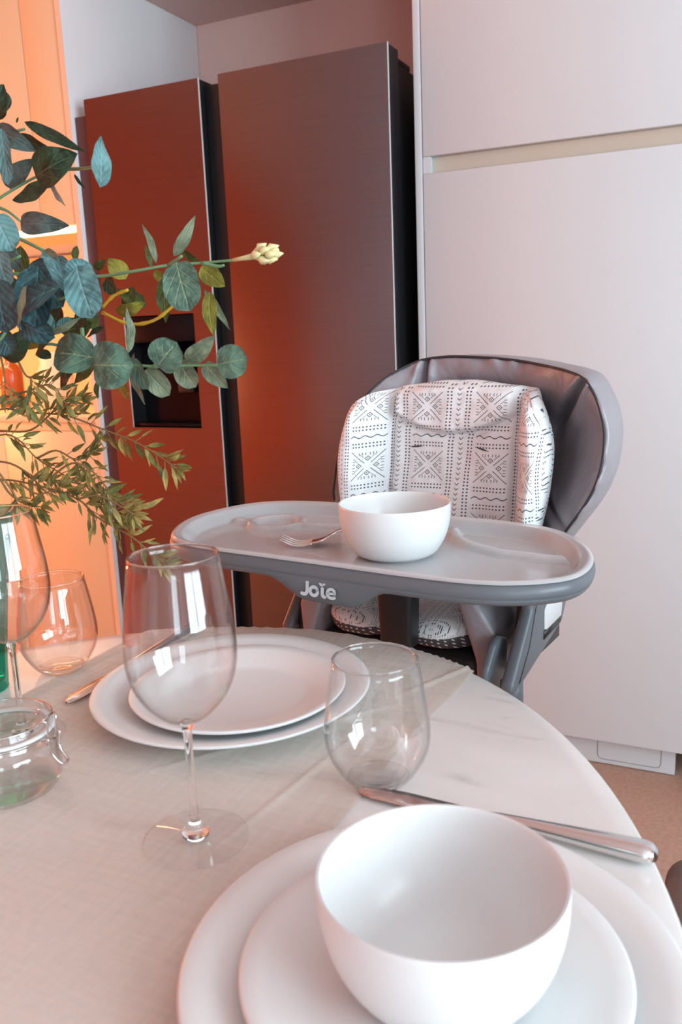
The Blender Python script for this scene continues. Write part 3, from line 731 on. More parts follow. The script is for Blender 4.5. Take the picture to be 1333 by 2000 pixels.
# things on the worktop
t = thing('amber_bottle', 'small amber bottle on the lit kitchen worktop', 'bottle', (-2.385, 2.3, 0.905))
MB().lathe([(0, 0), (0.036, 0), (0.04, 0.004), (0.04, 0.12), (0.034, 0.14), (0.016, 0.155), (0.015, 0.17), (0, 0.17)], 32).build('body', M['amber_glass'], t)
MB().lathe([(0, 0.1705), (0.018, 0.1705), (0.018, 0.195), (0.012, 0.2), (0.006, 0.215), (0, 0.218)], 24).build('cap', M['cream_ceramic'], t)
t = thing('ceramic_jug', 'pale ceramic jug on the kitchen worktop behind the foliage', 'jug', (-2.18, 2.3, 0.905))
MB().lathe([(0, 0), (0.05, 0), (0.062, 0.02), (0.07, 0.06), (0.062, 0.11), (0.046, 0.15), (0.05, 0.19), (0.047, 0.19), (0.042, 0.15), (0.058, 0.11), (0.064, 0.06), (0.05, 0.01), (0, 0.008)], 40).build('body', M['cream_ceramic'], t)
MB().tube(smooth_open([(0.048, 0, 0.17), (0.085, 0, 0.165), (0.1, 0, 0.12), (0.085, 0, 0.075), (0.066, 0, 0.07)]), 0.006).build('handle', M['cream_ceramic'], t)

# warm lamps of the room (beside the camera, outside the picture)
t = thing('floor_lamp', 'slim floor lamp with a round glowing shade', 'lamp', (-2.95, 1.45, 0))
MB().lathe([(0, 0), (0.13, 0), (0.13, 0.012), (0.015, 0.02), (0, 0.02)], 32).build('base', M['black_gloss'], t)
MB().tube([(0, 0, 0.02), (0, 0, 0.86)], 0.01).build('pole', M['black_gloss'], t)
MB().lathe([(0.14 * math.sin(PI * k / 24), 1.0 - 0.14 * math.cos(PI * k / 24)) for k in range(25)], 48).build('lamp_shade', M['glass_foot'], t)

# ------------------------------------------------------------------ table
TC = Vector((-0.506, 0.175)); TA, TB, TT = 0.527, 0.759, -0.098
def ell(th, da=0.0):
    x = (TA + da) * math.cos(th); y = (TB + da) * math.sin(th)
    return Vector((TC.x + x * math.cos(TT) - y * math.sin(TT), TC.y + x * math.sin(TT) + y * math.cos(TT)))
def ell_r(x, y):
    dx, dy = x - TC.x, y - TC.y
    p = dx * math.cos(TT) + dy * math.sin(TT); q = -dx * math.sin(TT) + dy * math.cos(TT)
    return math.hypot(p / TA, q / TB)
t = thing('dining_table', 'oval white marble dining table set with plates and glasses', 'table', (TC.x, TC.y, 0))
mb = MB(); rows = []
for da, z in ((-0.5, 0.75), (-0.25, 0.75), (-0.02, 0.75), (-0.004, 0.75), (-0.001, 0.7485), (0, 0.745), (-0.003, 0.735), (-0.02, 0.722), (-0.06, 0.716), (-0.3, 0.716)):
    if da == -0.5: rows.append([(TC.x * 0, 0, 0.75)] * 160); continue
    rows.append([(ell(2 * PI * i / 160, da).x - TC.x, ell(2 * PI * i / 160, da).y - TC.y, z) for i in range(160)])
mb.grid(rows, closed=True).build('tabletop', M['marble'], t)
MB().lathe([(0, 0.0), (0.30, 0.0), (0.295, 0.012), (0.2, 0.03), (0.09, 0.08), (0.055, 0.2), (0.05, 0.4), (0.065, 0.58), (0.12, 0.68), (0.2, 0.712), (0, 0.712)], 64).build('pedestal', M['table_base'], t)

# ------------------------------------------------------------------ table runner
def runner():
    nx, ny = 150, 330; x0, x1 = -0.70, -0.268; y0, y1 = -0.52, 1.03; vs = []; fs = []
    for j in range(ny + 1):
        for i in range(nx + 1):
            u = i / nx; x = x0 + (x1 - x0) * u; y = y0 + (y1 - y0) * j / ny
            # edges wander slightly
            x += (0.006 * math.sin(y * 9) + 0.003 * math.sin(y * 23 + 1)) * (u ** 4) + 0.004 * math.sin(y * 7) * (1 - u) ** 4
            z = 0.7506
            d = max(0, 0)
            # creases
            z += 0.0022 * gauss((x + 0.415) - (y - 0.62) * 0.75, 0.0035) * sstep(0.52, 0.6, y) * (1 - sstep(0.72, 0.78, y))
            z += 0.0018 * gauss((x + 0.335) - (y - 0.55) * 0.12 , 0.003) * sstep(0.45, 0.55, y) * (1 - sstep(0.66, 0.72, y))
            z += 0.0022 * gauss((x + 0.305) - (y - 0.8) * 0.5, 0.003) * sstep(0.76, 0.82, y)
            z += 0.0016 * (noise.noise(Vector((x * 9, y * 6, 0))) ** 2) * 2
            z += 0.004 * gauss(y - 0.865, 0.02) * gauss(x + 0.6, 0.06)
            r = ell_r(x, y); yy = y
            if r > 1.0:
                # beyond the rim the cloth drops
                s = (r - 1.0) * 0.70
                # move back onto the rim
                k = 1.0 / r
                px = TC.x + (x - TC.x) * k; py = TC.y + (y - TC.y) * k
                out = 0.002 + 0.008 * (1 - math.exp(-s * 20)) + 0.006 * math.sin(x * 45) * min(1, s * 12)
                n = Vector((px - TC.x, py - TC.y)).normalized()
                x = px + n.x * out; yy = py + n.y * out; z = z - s * 0.96
            vs.append((x, yy, z))
    for j in range(ny):
        for i in range(nx):
            a = j * (nx + 1) + i; fs.append((a, a + 1, a + nx + 2, a + nx + 1))
    o = mesh('table_runner', vs, fs, M['organza'])
    tag(o, 'sheer beige organza table runner lying along the marble table', 'table runner')
    # hem: the cloth is doubled along both long edges
    for lo_, hi_ in ((0, 6), (nx - 8, nx)):
        hv = []; hf = []
        for j in range(ny + 1):
            for i in range(lo_, hi_ + 1):
                p = Vector(vs[j * (nx + 1) + i]); hv.append((p.x, p.y, p.z + 0.0005))
        w_ = hi_ - lo_ + 1
        for j in range(ny):
            for i in range(w_ - 1): a = j * w_ + i; hf.append((a, a + 1, a + w_ + 1, a + w_))
        mesh('hem', hv, hf, M['organza'], o)
runner()

# ------------------------------------------------------------------ plates and bowls
def plate_profile(R_, h, well=0.66):
    t_ = 0.0035
    top = [(0, 0.0055), (R_ * well * 0.9, 0.0055), (R_ * well, 0.0075), (R_ * 0.78, 0.013), (R_ * 0.9, h - 0.003), (R_ * 0.985, h), (R_, h - 0.0012)]
    bot = [(R_ * 0.985, h - t_), (R_ * 0.9, h - 0.0035 - t_), (R_ * 0.76, 0.0075), (R_ * 0.62, 0.0022), (R_ * 0.6, 0.0), (R_ * 0.57, 0.0), (R_ * 0.55, 0.002), (0, 0.002)]
    return top + bot
def plate(name, R_, h, loc, label, cat, group):
    o = MB().lathe(plate_profile(R_, h), 128).build(name, M['porcelain']); o.location = loc
    return tag(o, label, cat, group)
dp1 = plate('dinner_plate', 0.145, 0.0215, (-0.149, 0.407, 0.7515), 'large white plate at the bottom of the nearest place setting, under the bowl', 'plate', 'large dinner plates')
sp1 = plate('side_plate', 0.111, 0.019, (-0.146, 0.403, 0.7577), 'smaller white plate directly under the nearest bowl', 'plate', 'small plates on dinner plates')
dp2 = dup(dp1, (-0.472, 0.706, 0.7525), 0, 'large white plate at the back setting, under the empty smaller plate')
sp2 = dup(sp1, (-0.459, 0.698, 0.7587), 0, 'smaller empty white plate lying on the back dinner plate, behind the wine glass')
def bowl_profile(R_, h):
    return [(0, 0.0045), (R_ * 0.5, 0.0048), (R_ * 0.7, 0.012), (R_ * 0.86, 0.028), (R_ * 0.945, 0.048), (R_ * 0.97, h - 0.001), (R_ * 0.985, h), (R_, h - 0.001),
            (R_ * 0.985, 0.046), (R_ * 0.9, 0.024), (R_ * 0.74, 0.006), (R_ * 0.6, 0.001), (R_ * 0.58, 0), (R_ * 0.54, 0), (R_ * 0.5, 0.0015), (0, 0.0015)]
def smooth_prof(p, k=4):
    q = smooth_open([(a, b, 0) for a, b in p], k); return [(max(0, v.x), v.y) for v in q]
b1 = MB().lathe(smooth_prof(bowl_profile(0.0705, 0.067)), 128).build('cereal_bowl', M['porcelain']); b1.location = (-0.140, 0.404, 0.7635)
tag(b1, 'white bowl stacked on two plates at the nearest place setting', 'bowl', 'white cereal bowls')
b2 = dup(b1, (-0.392, 0.976, 0.8484), 0, 'white bowl standing on the highchair tray')

# ------------------------------------------------------------------ cutlery
def knife(loc, rz, label):
    t = thing('table_knife', label, 'knife', loc, rz, 'table knives')      # runs along +x from blade tip
    rows = []
    K = [(0.0, 0.0015), (0.004, 0.005), (0.015, 0.0085), (0.04, 0.0095), (0.08, 0.0092), (0.108, 0.008), (0.114, 0.0055)]
    for x, hw in K:
        off = -0.001 if x < 0.03 else 0
        rows.append([(x, -hw + off, 0.0022), (x, -hw * 0.5 + off, 0.0028), (x, hw * 0.5 + off, 0.0032), (x, hw + off, 0.0036), (x, hw * 0.5 + off, 0.0016), (x, -hw * 0.5 + off, 0.0014)])
    MB().grid(rows, closed=True).build('blade', M['steel'], t)
    rows = []
    for x, hw, hz in ((0.112, 0.004, 0.0028), (0.122, 0.0045, 0.0034), (0.14, 0.0055, 0.004), (0.17, 0.0075, 0.005), (0.2, 0.0092, 0.006), (0.225, 0.0102, 0.0066), (0.232, 0.0092, 0.006), (0.236, 0.005, 0.003), (0.2365, 0.0005, 0.0004)):
        rows.append([(x, hw * math.copysign(abs(math.cos(a)) ** 0.8, math.cos(a)), 0.0062 + 0.25 * (hz - 0.003) + hz * math.copysign(abs(math.sin(a)) ** 0.8, math.sin(a))) for a in [2 * PI * i / 20 for i in range(20)]])
    MB().grid(rows, closed=True).build('handle', M['steel'], t)
    return t
k1 = knife((-0.275, 0.590, 0.7515), math.atan2(0.578 - 0.590, 0.236), 'steel table knife behind the nearest setting, its handle at the table edge')
k2 = dup(k1, (-0.637, 0.636, 0.752), math.radians(89), 'steel table knife left of the back plates, mostly hidden by their rim')

def fork():
    a = math.atan2(0.045, 0.075)
    t = thing('fork', 'small steel fork resting on the highchair tray beside the bowl', 'fork', (-0.556, 0.972, 0.8498), math.radians(17))
    t.scale = (1.2, 1.6, 1.35)
    rows = []
    # neck and handle: x, half width, z
    for x, hw, z in ((0.036, 0.0095, 0.0035), (0.042, 0.0112, 0.0045), (0.05, 0.0098, 0.007), (0.057, 0.006, 0.010), (0.064, 0.0032, 0.0135), (0.075, 0.0026, 0.0165), (0.09, 0.003, 0.016), (0.11, 0.0045, 0.012), (0.135, 0.0062, 0.006), (0.15, 0.0055, 0.0025), (0.154, 0.001, 0.002)):
        h = 0.0011
        rows.append([(x, -hw, z), (x, -hw * 0.6, z + h), (x, hw * 0.6, z + h), (x, hw, z), (x, hw * 0.6, z - h), (x, -hw * 0.6, z - h)])
    MB().grid(rows, closed=True).build('handle', M['steel'], t)
    for k in range(4):
        y = (-0.0082 + k * 0.00547)
        MB().tube(smooth_open([(0.038, y, 0.0036), (0.028, y, 0.0012), (0.016, y, 0.0018), (0.006, y, 0.0055), (0.0, y, 0.0085)], 4), [0.0014] * 12 + [0.0012, 0.001, 0.0009, 0.0007, 0.0005], 6).build('tine', M['steel'], t)
fork()

# ------------------------------------------------------------------ glasses
def offset_in(prof, t_):
    """inner wall of a glass profile listed from foot to rim"""
    out = []
    for i, (r, z) in enumerate(prof):
        a = prof[max(0, i - 1)]; b = prof[min(len(prof) - 1, i + 1)]
        dx, dz = b[0] - a[0], b[1] - a[1]; L_ = math.hypot(dx, dz) or 1
        out.append((max(0.0, r - dz / L_ * t_), z + dx / L_ * t_))
    return out
def wine_glass(loc, label):
    t = thing('wine_glass', label, 'wine glass', loc, 0, 'stemmed wine glasses')
    outer = smooth_prof([(0.0, 0.098), (0.006, 0.0985), (0.018, 0.104), (0.031, 0.118), (0.0385, 0.134), (0.0412, 0.152), (0.0398, 0.175), (0.0362, 0.200), (0.0325, 0.2255)])
    inner = offset_in(outer, 0.0010); inner[0] = (0, 0.1005)
    MB().tube([(0.032 * math.cos(2 * PI * i / 72), 0.032 * math.sin(2 * PI * i / 72), 0.2258) for i in range(72)], 0.00085, 8, closed=True).build('rim', M['glass_thick'], t)
    MB().lathe(outer + inner[::-1], 96).build('bowl', M['glass'], t)
    MB().lathe(smooth_prof([(0, 0.0985), (0.0052, 0.0975), (0.0038, 0.091), (0.0031, 0.08), (0.0029, 0.05), (0.0033, 0.025), (0.0055, 0.0135), (0.0105, 0.007), (0.008, 0.0022), (0, 0.002)]), 40).build('stem', M['glass_thick'], t)
    MB().lathe([(0, 0.0), (0.0385, 0.0), (0.0403, 0.0008), (0.0405, 0.0016), (0.038, 0.0022), (0.02, 0.0042), (0.0106, 0.0066)], 96).build('foot', M['glass_foot'], t)
    return t
wg = wine_glass((-0.365, 0.482, 0.751), 'tall stemmed wine glass standing in front of the back plates, near picture centre')
wg2 = dup(wg, (-0.626, 0.565, 0.751), 0, 'stemmed wine glass at the left edge in front of the teal vase')
def tumbler(loc, label):
    t = thing('stemless_glass', label, 'glass', loc, 0, 'stemless tumblers')
    outer = smooth_prof([(0.0, 0.0), (0.019, 0.0), (0.0245, 0.0025), (0.033, 0.012), (0.0420, 0.028), (0.0450, 0.044), (0.0436, 0.064), (0.0398, 0.088), (0.0358, 0.111)])
    inner = offset_in(outer, 0.0013); inner = [(r, z + (0.006 if z < 0.006 else 0)) for r, z in inner]
    inner = [(0, 0.0075)] + [(r * 1.0, z) for r, z in inner if z > 0.0078]
    MB().tube([(0.0352 * math.cos(2 * PI * i / 72), 0.0352 * math.sin(2 * PI * i / 72), 0.1115) for i in range(72)], 0.00085, 8, closed=True).build('rim', M['glass_thick'], t)
    MB().lathe(outer + inner[::-1], 96).build('bowl', M['glass'], t)
    MB().lathe([(0, 0.001), (0.0215, 0.0014), (0.0265, 0.0055), (0.024, 0.0068), (0.0, 0.007)], 64).build('thick_base', M['glass_foot'], t)
    return t
tg = tumbler((-0.267, 0.612, 0.7512), 'clear stemless tumbler in the middle of the table behind the nearest bowl')
tg2 = dup(tg, (-0.713, 0.712, 0.7512), 0, 'clear stemless tumbler at the left, beside the wine glass and teal vase')

# ------------------------------------------------------------------ clip-top jar
def jar(loc, rz):
    t = thing('clip_top_jar', 'empty clear glass jar with clip top lid and wire clasp at the left edge', 'jar', loc, rz)
    outer = smooth_prof([(0, 0.0), (0.034, 0.0), (0.041, 0.004), (0.0445, 0.013), (0.0445, 0.035), (0.0435, 0.045), (0.0395, 0.053), (0.0385, 0.058), (0.0405, 0.0605)])
    inner = offset_in(outer, 0.0022)
    inner = [(0, 0.005)] + [(r, z) for r, z in inner if z > 0.0052]
    MB().lathe(outer + inner[::-1], 72).build('body', M['glass'], t)
    MB().lathe([(0.036, 0.0612), (0.0425, 0.0612), (0.0432, 0.0625), (0.0425, 0.0640), (0.036, 0.0640)], 72, close=True).build('seal', M['rubber'], t)
    MB().lathe(smooth_prof([(0.0, 0.070), (0.022, 0.070), (0.028, 0.0715), (0.030, 0.0755), (0.034, 0.0770), (0.0375, 0.0755), (0.040, 0.0700), (0.0412, 0.0645), (0.036, 0.0642), (0.033, 0.069), (0.026, 0.0675), (0.0, 0.0675)]), 72).build('lid', M['glass'], t)
    w_ = MB()
    for z, r in ((0.0585, 0.0402), (0.0735, 0.0408)):
        w_.tube([(r * math.cos(a), r * math.sin(a), z) for a in [2 * PI * i / 60 for i in range(60)]], 0.0009, 6, closed=True)
    # front clasp (towards +x): bail over the lid ring, lever, lower handle
    for s in (-1, 1):
        w_.tube(smooth_open([(0.039, s * 0.009, 0.0735), (0.0440, s * 0.009, 0.079), (0.0475, s * 0.007, 0.0765), (0.0470, s * 0.006, 0.066), (0.0455, s * 0.006, 0.054)], 5), 0.0010, 6)
        w_.tube(smooth_open([(0.0415, s * 0.0085, 0.0585), (0.048, s * 0.0085, 0.0605), (0.0485, s * 0.0075, 0.054), (0.049, s * 0.006, 0.044), (0.0555, s * 0.0045, 0.034), (0.0580, 0, 0.0325)], 5), 0.0011, 6)
    w_.tube([(0.0440, -0.009, 0.079), (0.0440, 0.009, 0.079)], 0.001, 6)
    w_.tube([(0.0455, -0.006, 0.054), (0.0455, 0.006, 0.054)], 0.001, 6)
    w_.build('wire_clasp', M['steel'], t)
    t.scale = (1.02, 1.02, 0.87)
jar((-0.564, 0.487, 0.7512), math.radians(12))

# ------------------------------------------------------------------ teal vase
VX, VY = -0.765, 0.635
t = thing('teal_vase', 'teal glass vase holding the foliage at the left edge of the table', 'vase', (VX, VY, 0.7512))
outer = smooth_prof([(0, 0), (0.030, 0), (0.033, 0.004), (0.036, 0.04), (0.046, 0.12), (0.060, 0.20)])
inner = offset_in(outer, 0.003); inner = [(0, 0.008)] + [(r, z) for r, z in inner if z > 0.009]
MB().lathe(outer + inner[::-1], 64).build('body', M['teal_glass'], t)

# ------------------------------------------------------------------ foliage
VIEW = Vector((0.45, -0.88, 0.12)).normalized()
def leaf_geo(mb, uv, p0, p1, width, mi, roll, shape='ovate', nu=12, nv=6, cup=0.12, bend=0.08):
    p0, p1 = Vector(p0), Vector(p1); ax = p1 - p0; L_ = ax.length; ax.normalize()
    n = (VIEW - ax * VIEW.dot(ax)).normalized(); s = ax.cross(n)
    rm = Matrix.Rotation(roll * 1.35, 3, ax); n = rm @ n; s = rm @ s
    wd = width / max(0.35, abs(math.cos(roll * 1.35))) if roll > 0.3 else width
    vs = []; fs = []
    for i in range(nu + 1):
        u = i / nu
        if shape == 'round': k = math.sqrt(max(0, 1 - (2 * u - 1) ** 2)) ** 0.85
        elif shape == 'lance': k = math.sin(PI * u ** 0.8) ** 0.9 * (1 - 0.15 * u)
        else: k = math.sin(PI * min(1, u ** 0.72)) ** 0.75
        if i == 0: k = 0.03
        if i == nu: k = 0.02
        for j in range(nv + 1):
            v = 2 * j / nv - 1
            off = cup * wd * 0.5 * (v * v) * k + bend * L_ * math.sin(PI * u) + 0.015 * L_ * math.sin(u * 14) * v * v
            vs.append(p0 + ax * (u * L_) + s * (v * k * wd * 0.5) + n * off)
            uv.append((u, v))
    w_ = nv + 1
    for i in range(nu):
        for j in range(nv):
            a = i * w_ + j; fs.append((a, a + 1, a + w_ + 1, a + w_))
    mb.add(vs, fs, mi)
def build_leaves(name, mb, uv, mats, parent):
    me = bpy.data.meshes.new(name); me.from_pydata(mb.v, [], mb.f); me.polygons.foreach_set('material_index', mb.mi)
    ul = me.uv_layers.new(name='UVMap')
    for lp in me.loops: ul.data[lp.index].uv = uv[lp.vertex_index]
    return link(name, me, mats, parent)
def stem_pts(pts):
    return smooth_open(pts, 5)
SHAPES = {'green': 'round', 'dark': 'ovate', 'teal': 'round', 'blue': 'round', 'grey': 'ovate', 'sage': 'ovate', 'olive': 'lance', 'yellow': 'ovate', 'amber': 'ovate'}
LABELS = {
    'eucalyptus_upper': ('eucalyptus_branch', 'highest branch of the bouquet with long dark green leaves'),
    'eucalyptus_middle': ('flowering_branch', 'branch reaching right with yellow green leaves and a cream bud at its tip'),
    'eucalyptus_blue': ('eucalyptus_branch', 'branch of big blotchy blue teal leaves at the left edge'),
    'eucalyptus_lower': ('eucalyptus_branch', 'horizontal branch of round grey green leaves over the fridge dispenser'),
    'fine_upper': ('fine_leaf_branch', 'uppermost sprig of tiny narrow olive leaves, below the round leaved branch'),
    'fine_middle': ('fine_leaf_branch', 'middle sprig of tiny narrow olive leaves, ending before the fridge'),
    'fine_lower': ('fine_leaf_branch', 'lowest sprig of tiny olive leaves, its tip drooping behind the wine glass rim'),
}
random.seed(4)
for key, d in BRANCHES.items():
    nm, lab = LABELS[key]
    t = thing(nm, lab, 'branch', (VX, VY, 0.80), 0, 'artificial foliage branches in the teal vase')
    org = Vector((VX, VY, 0.80))
    sm = MB()
    for si, s in enumerate(d['stems']):
        pts = [Vector(p) - org for p in s]
        if si == 0:
            f0 = pts[0]
            pts = [Vector((random.uniform(-.02, .02), random.uniform(-.02, .02), -0.03)), Vector((random.uniform(-.02, .02), 0.0, 0.06)), Vector((f0.x * 0.5, f0.y * 0.5, 0.13 + (f0.z - 0.13) * 0.45))] + pts
        sp = stem_pts(pts); n_ = len(sp)
        if key == 'eucalyptus_middle' and si in (1, 2):
            yb = MB().tube(sp, [0.0016 + 0.0006 * (i % 4 == 0) for i in range(n_)], 8)
            yb.build('yellow_twig', M['stem_yellow'], t)
        else: sm.tube(sp, [0.0021 - 0.0009 * i / n_ for i in range(n_)], 8)
    sm.build('stem', M['stem_green'], t)
    lb = MB(); uv = []
    for (p0, p1, wd, ty, roll) in d['leaves']:
        sh = SHAPES[ty]
        L_ = (Vector(p1) - Vector(p0)).length
        if wd < 0.3 * L_: sh = 'lance'
        if ty == 'sage' and wd > 0.6 * L_: sh = 'round'
        leaf_geo(lb, uv, Vector(p0) - org, Vector(p1) - org, wd, LEAF_TYPES.index(ty), roll, sh, bend=random.uniform(-0.02, 0.12), cup=random.uniform(0.05, 0.3))
    o = build_leaves('leaves', lb, uv, LEAF_MATS, t)
    if key == 'eucalyptus_middle':
        a, b = [Vector(p) - org for p in FLOWER]; ax = (b - a).normalized()
        fl = MB()
        fl.tube([a + (b - a) * k for k in (0, 0.25, 0.5)], [0.0016, 0.0022, 0.003], 8)
        c0 = a + (b - a) * 0.45
        side = ax.orthogonal().normalized()
        for k in range(11):
            r_ = Matrix.Rotation(k * 2.4, 3, ax) @ side
            q = c0 + ax * (0.0018 * k); tip = q + ax * (0.014 + 0.001 * (k % 3)) + r_ * (0.011 - 0.0006 * k)
            fl.tube([q, (q + tip) / 2 + r_ * 0.003, tip], [0.002, 0.0042, 0.0006], 8)
        for k in range(5):
            r_ = Matrix.Rotation(k * 1.256, 3, ax) @ side
            q = c0 + ax * 0.016; fl.tube([q, q + ax * 0.014 + r_ * 0.003], [0.001, 0.0016], 6)
        fl.build('flower_bud', M['petal'], t)
for key, ss in FINE.items():
    nm, lab = LABELS[key]
    t = thing(nm, lab, 'branch', (VX, VY, 0.80), 0, 'artificial foliage branches in the teal vase')
    org = Vector((VX, VY, 0.80)); sm = MB(); lb = MB(); uv = []
    for si, s in enumerate(ss):
        pts = [Vector(p) - org for p in s]
        if si == 0:
            pts = [Vector((random.uniform(-.02, .02), random.uniform(-.02, .02), -0.03)), Vector((random.uniform(-.02, .02), 0.0, 0.08))] + pts
        sp = stem_pts(pts); n_ = len(sp)
        sm.tube(sp, [0.0014 - 0.0008 * i / n_ for i in range(n_)], 6)
        for i in range(6 if si else 16, n_ - 1):
            for rep in range(2 if random.random() < 0.75 else 1):
                q = sp[i].lerp(sp[i + 1], random.random()); tg_ = (sp[min(i + 2, n_ - 1)] - sp[max(0, i - 2)]).normalized()
                sd = VIEW.cross(tg_) * random.choice((-1, 1)) * random.uniform(0.3, 1.3) + VIEW * random.uniform(-0.5, 0.5)
                dr = (tg_ * random.uniform(0.5, 1.3) + sd).normalized()
                ln = random.uniform(0.014, 0.027)
                tw = q + dr * random.uniform(0.001, 0.012)
                sm.tube([q, tw], 0.0005, 5)
                leaf_geo(lb, uv, tw, tw + dr * ln, ln * random.uniform(0.18, 0.27), int(random.random() < 0.35), random.uniform(-0.6, 0.6), 'lance', 6, 2, cup=0.5, bend=random.uniform(-.1, .15))
        # tuft at the tip
        tg_ = (sp[-1] - sp[-4]).normalized()
        for k in range(6):
            dr = (tg_ + VIEW.cross(tg_) * random.uniform(-1, 1) + VIEW * random.uniform(-.4, .4)).normalized(); ln = random.uniform(0.014, 0.022)
            leaf_geo(lb, uv, sp[-1], sp[-1] + dr * ln, ln * 0.24, 0, random.uniform(-0.5, 0.5), 'lance', 6, 2, cup=0.4)
    sm.build('stem', M['stem_brown'], t)
    build_leaves('leaves', lb, uv, [M['fine_leaf'], M['fine_leaf_green']], t)

# ------------------------------------------------------------------ highchair
HA = math.radians(-7.5)
hc = thing('highchair', 'grey highchair with printed white liner and tray, standing behind the table', 'highchair', (-0.400, 1.246, 0), HA)

# --- seat shell
RIM3 = [(-0.1896, -0.0501, 0.8655), (-0.1895, -0.05, 0.8982), (-0.1865, -0.0471, 0.9347), (-0.1796, -0.0394, 0.9706), (-0.1688, -0.0253, 1.0035), (-0.1542, -0.0038, 1.0328),
        (-0.1337, 0.0253, 1.0553), (-0.1108, 0.0438, 1.0690), (-0.0867, 0.05, 1.0765), (-0.0455, 0.05, 1.0798), (-0.001, 0.05, 1.0783), (0.0421, 0.05, 1.0752), (0.0839, 0.046, 1.070),
        (0.1395, 0.0126, 1.0629), (0.178, -0.030, 1.0585), (0.2057, -0.0555, 1.0505), (0.2231, -0.06, 1.0283), (0.2338, -0.06, 1.0016), (0.2391, -0.06, 0.9748), (0.2376, -0.06, 0.9377), (0.2295, -0.06, 0.9067),
        (0.2173, -0.06, 0.8818), (0.1984, -0.0566, 0.8533), (0.180, -0.05, 0.825), (0.155, -0.03, 0.785), (0.135, 0.0, 0.745), (0.09, 0.02, 0.715), (0.02, 0.03, 0.705), (-0.06, 0.02, 0.715), (-0.115, 0.0, 0.745), (-0.145, -0.02, 0.785), (-0.175, -0.04, 0.83)]
RIM3 = smooth_closed(RIM3, 8)
CU, CW = 0.025, 0.925
def rec(w_): return 0.16 * (w_ - 0.85)
DARTS = [((0.2057, 1.0505), (0.125, 0.965), 0.026), ((-0.0867, 1.0765), (-0.098, 0.99), 0.020), ((0.19, 0.845), (0.12, 0.87), 0.010), ((-0.18, 0.85), (-0.12, 0.87), 0.010)]
def crease(u, w_):
    g = 0.0
    for a_, b_, amp in DARTS:
        a_ = Vector(a_); d_ = Vector(b_) - a_; L_ = d_.length; d_.normalize()
        q = Vector((u, w_)) - a_; tt = q.dot(d_); dist = abs(q.x * d_.y - q.y * d_.x)
        if tt > -0.012:
            wd = 0.004 + 0.06 * max(0, tt)
            g += amp * (gauss(dist, wd) - 0.35 * gauss(dist - wd * 2.0, wd * 1.2)) * (1 - sstep(L_ * 0.5, L_ * 1.3, tt))
    return g
rows = []
for s in [0.0001, 0.12, 0.22, 0.3, 0.36, 0.42, 0.47, 0.52, 0.56, 0.6, 0.635, 0.67, 0.7, 0.73, 0.76, 0.785, 0.81, 0.835, 0.86, 0.88, 0.9, 0.92, 0.94, 0.955, 0.97, 0.98, 0.99, 1.0]:
    row = []
    for p in RIM3:
        u = CU + (p.x - CU) * s; w_ = CW + (p.z - CW) * s
        th = math.atan2(p.z - CW, p.x - CU)
        v = 0.105 * (1 - s ** 2.6) + p.y * s ** 2.6
        v -= 0.020 * math.sin(PI * max(0, min(1, (s - 0.5) / 0.5))) ** 0.7      # padded roll
        v += crease(u, w_)
        v += 0.006 * noise.noise(Vector((u * 16, w_ * 16, 1))) * s
        # gathers running in from the piping
        v += 0.0030 * math.sin(th * 22 + 2.5 * math.sin(th * 5)) * gauss(s - 0.985, 0.07) * (0.4 + 0.6 * abs(math.sin(th * 3.3)))
        row.append((u, v + rec(w_), w_))
    rows.append(row)
for s, v in ((1.010, -0.003), (1.028, 0.004), (1.045, 0.018), (1.052, 0.036), (1.045, 0.058), (1.01, 0.085)):
    row = []
    for p in RIM3:
        side = sstep(0.08, 0.19, abs(p.x - CU)); up = sstep(1.0, 1.07, p.z)
        s_ = 1 + (s - 1) * (0.12 + 0.88 * side * (1 - 0.6 * up)) * (1.0 if p.x > 0 else 0.35)
        u = CU + (p.x - CU) * s_; w_ = CW + (p.z - CW) * s_; th = math.atan2(p.z - CW, p.x - CU)
        vv = v + 0.0025 * math.sin(th * 22 + 2.5 * math.sin(th * 5)) * gauss(s - 1.02, 0.02)
        row.append((u, p.y + vv + rec(w_), w_))
    rows.append(row)
for s, v in ((0.9, 0.125), (0.6, 0.15), (0.3, 0.16), (0.0001, 0.162)):
    rows.append([(CU + (p.x - CU) * s, v + 0.3 * p.y * s + rec(CW + (p.z - CW) * s), CW + (p.z - CW) * s) for p in RIM3])
sh = MB().grid(rows, closed=True).build('seat_shell', M['leather'], hc)
pp = [(CU + (p.x - CU) * 1.004, p.y - 0.0022 + rec(p.z), CW + (p.z - CW) * 1.004) for p in RIM3]
MB().tube(pp, 0.0020, 6, closed=True).build('piping', M['stitch'], sh)

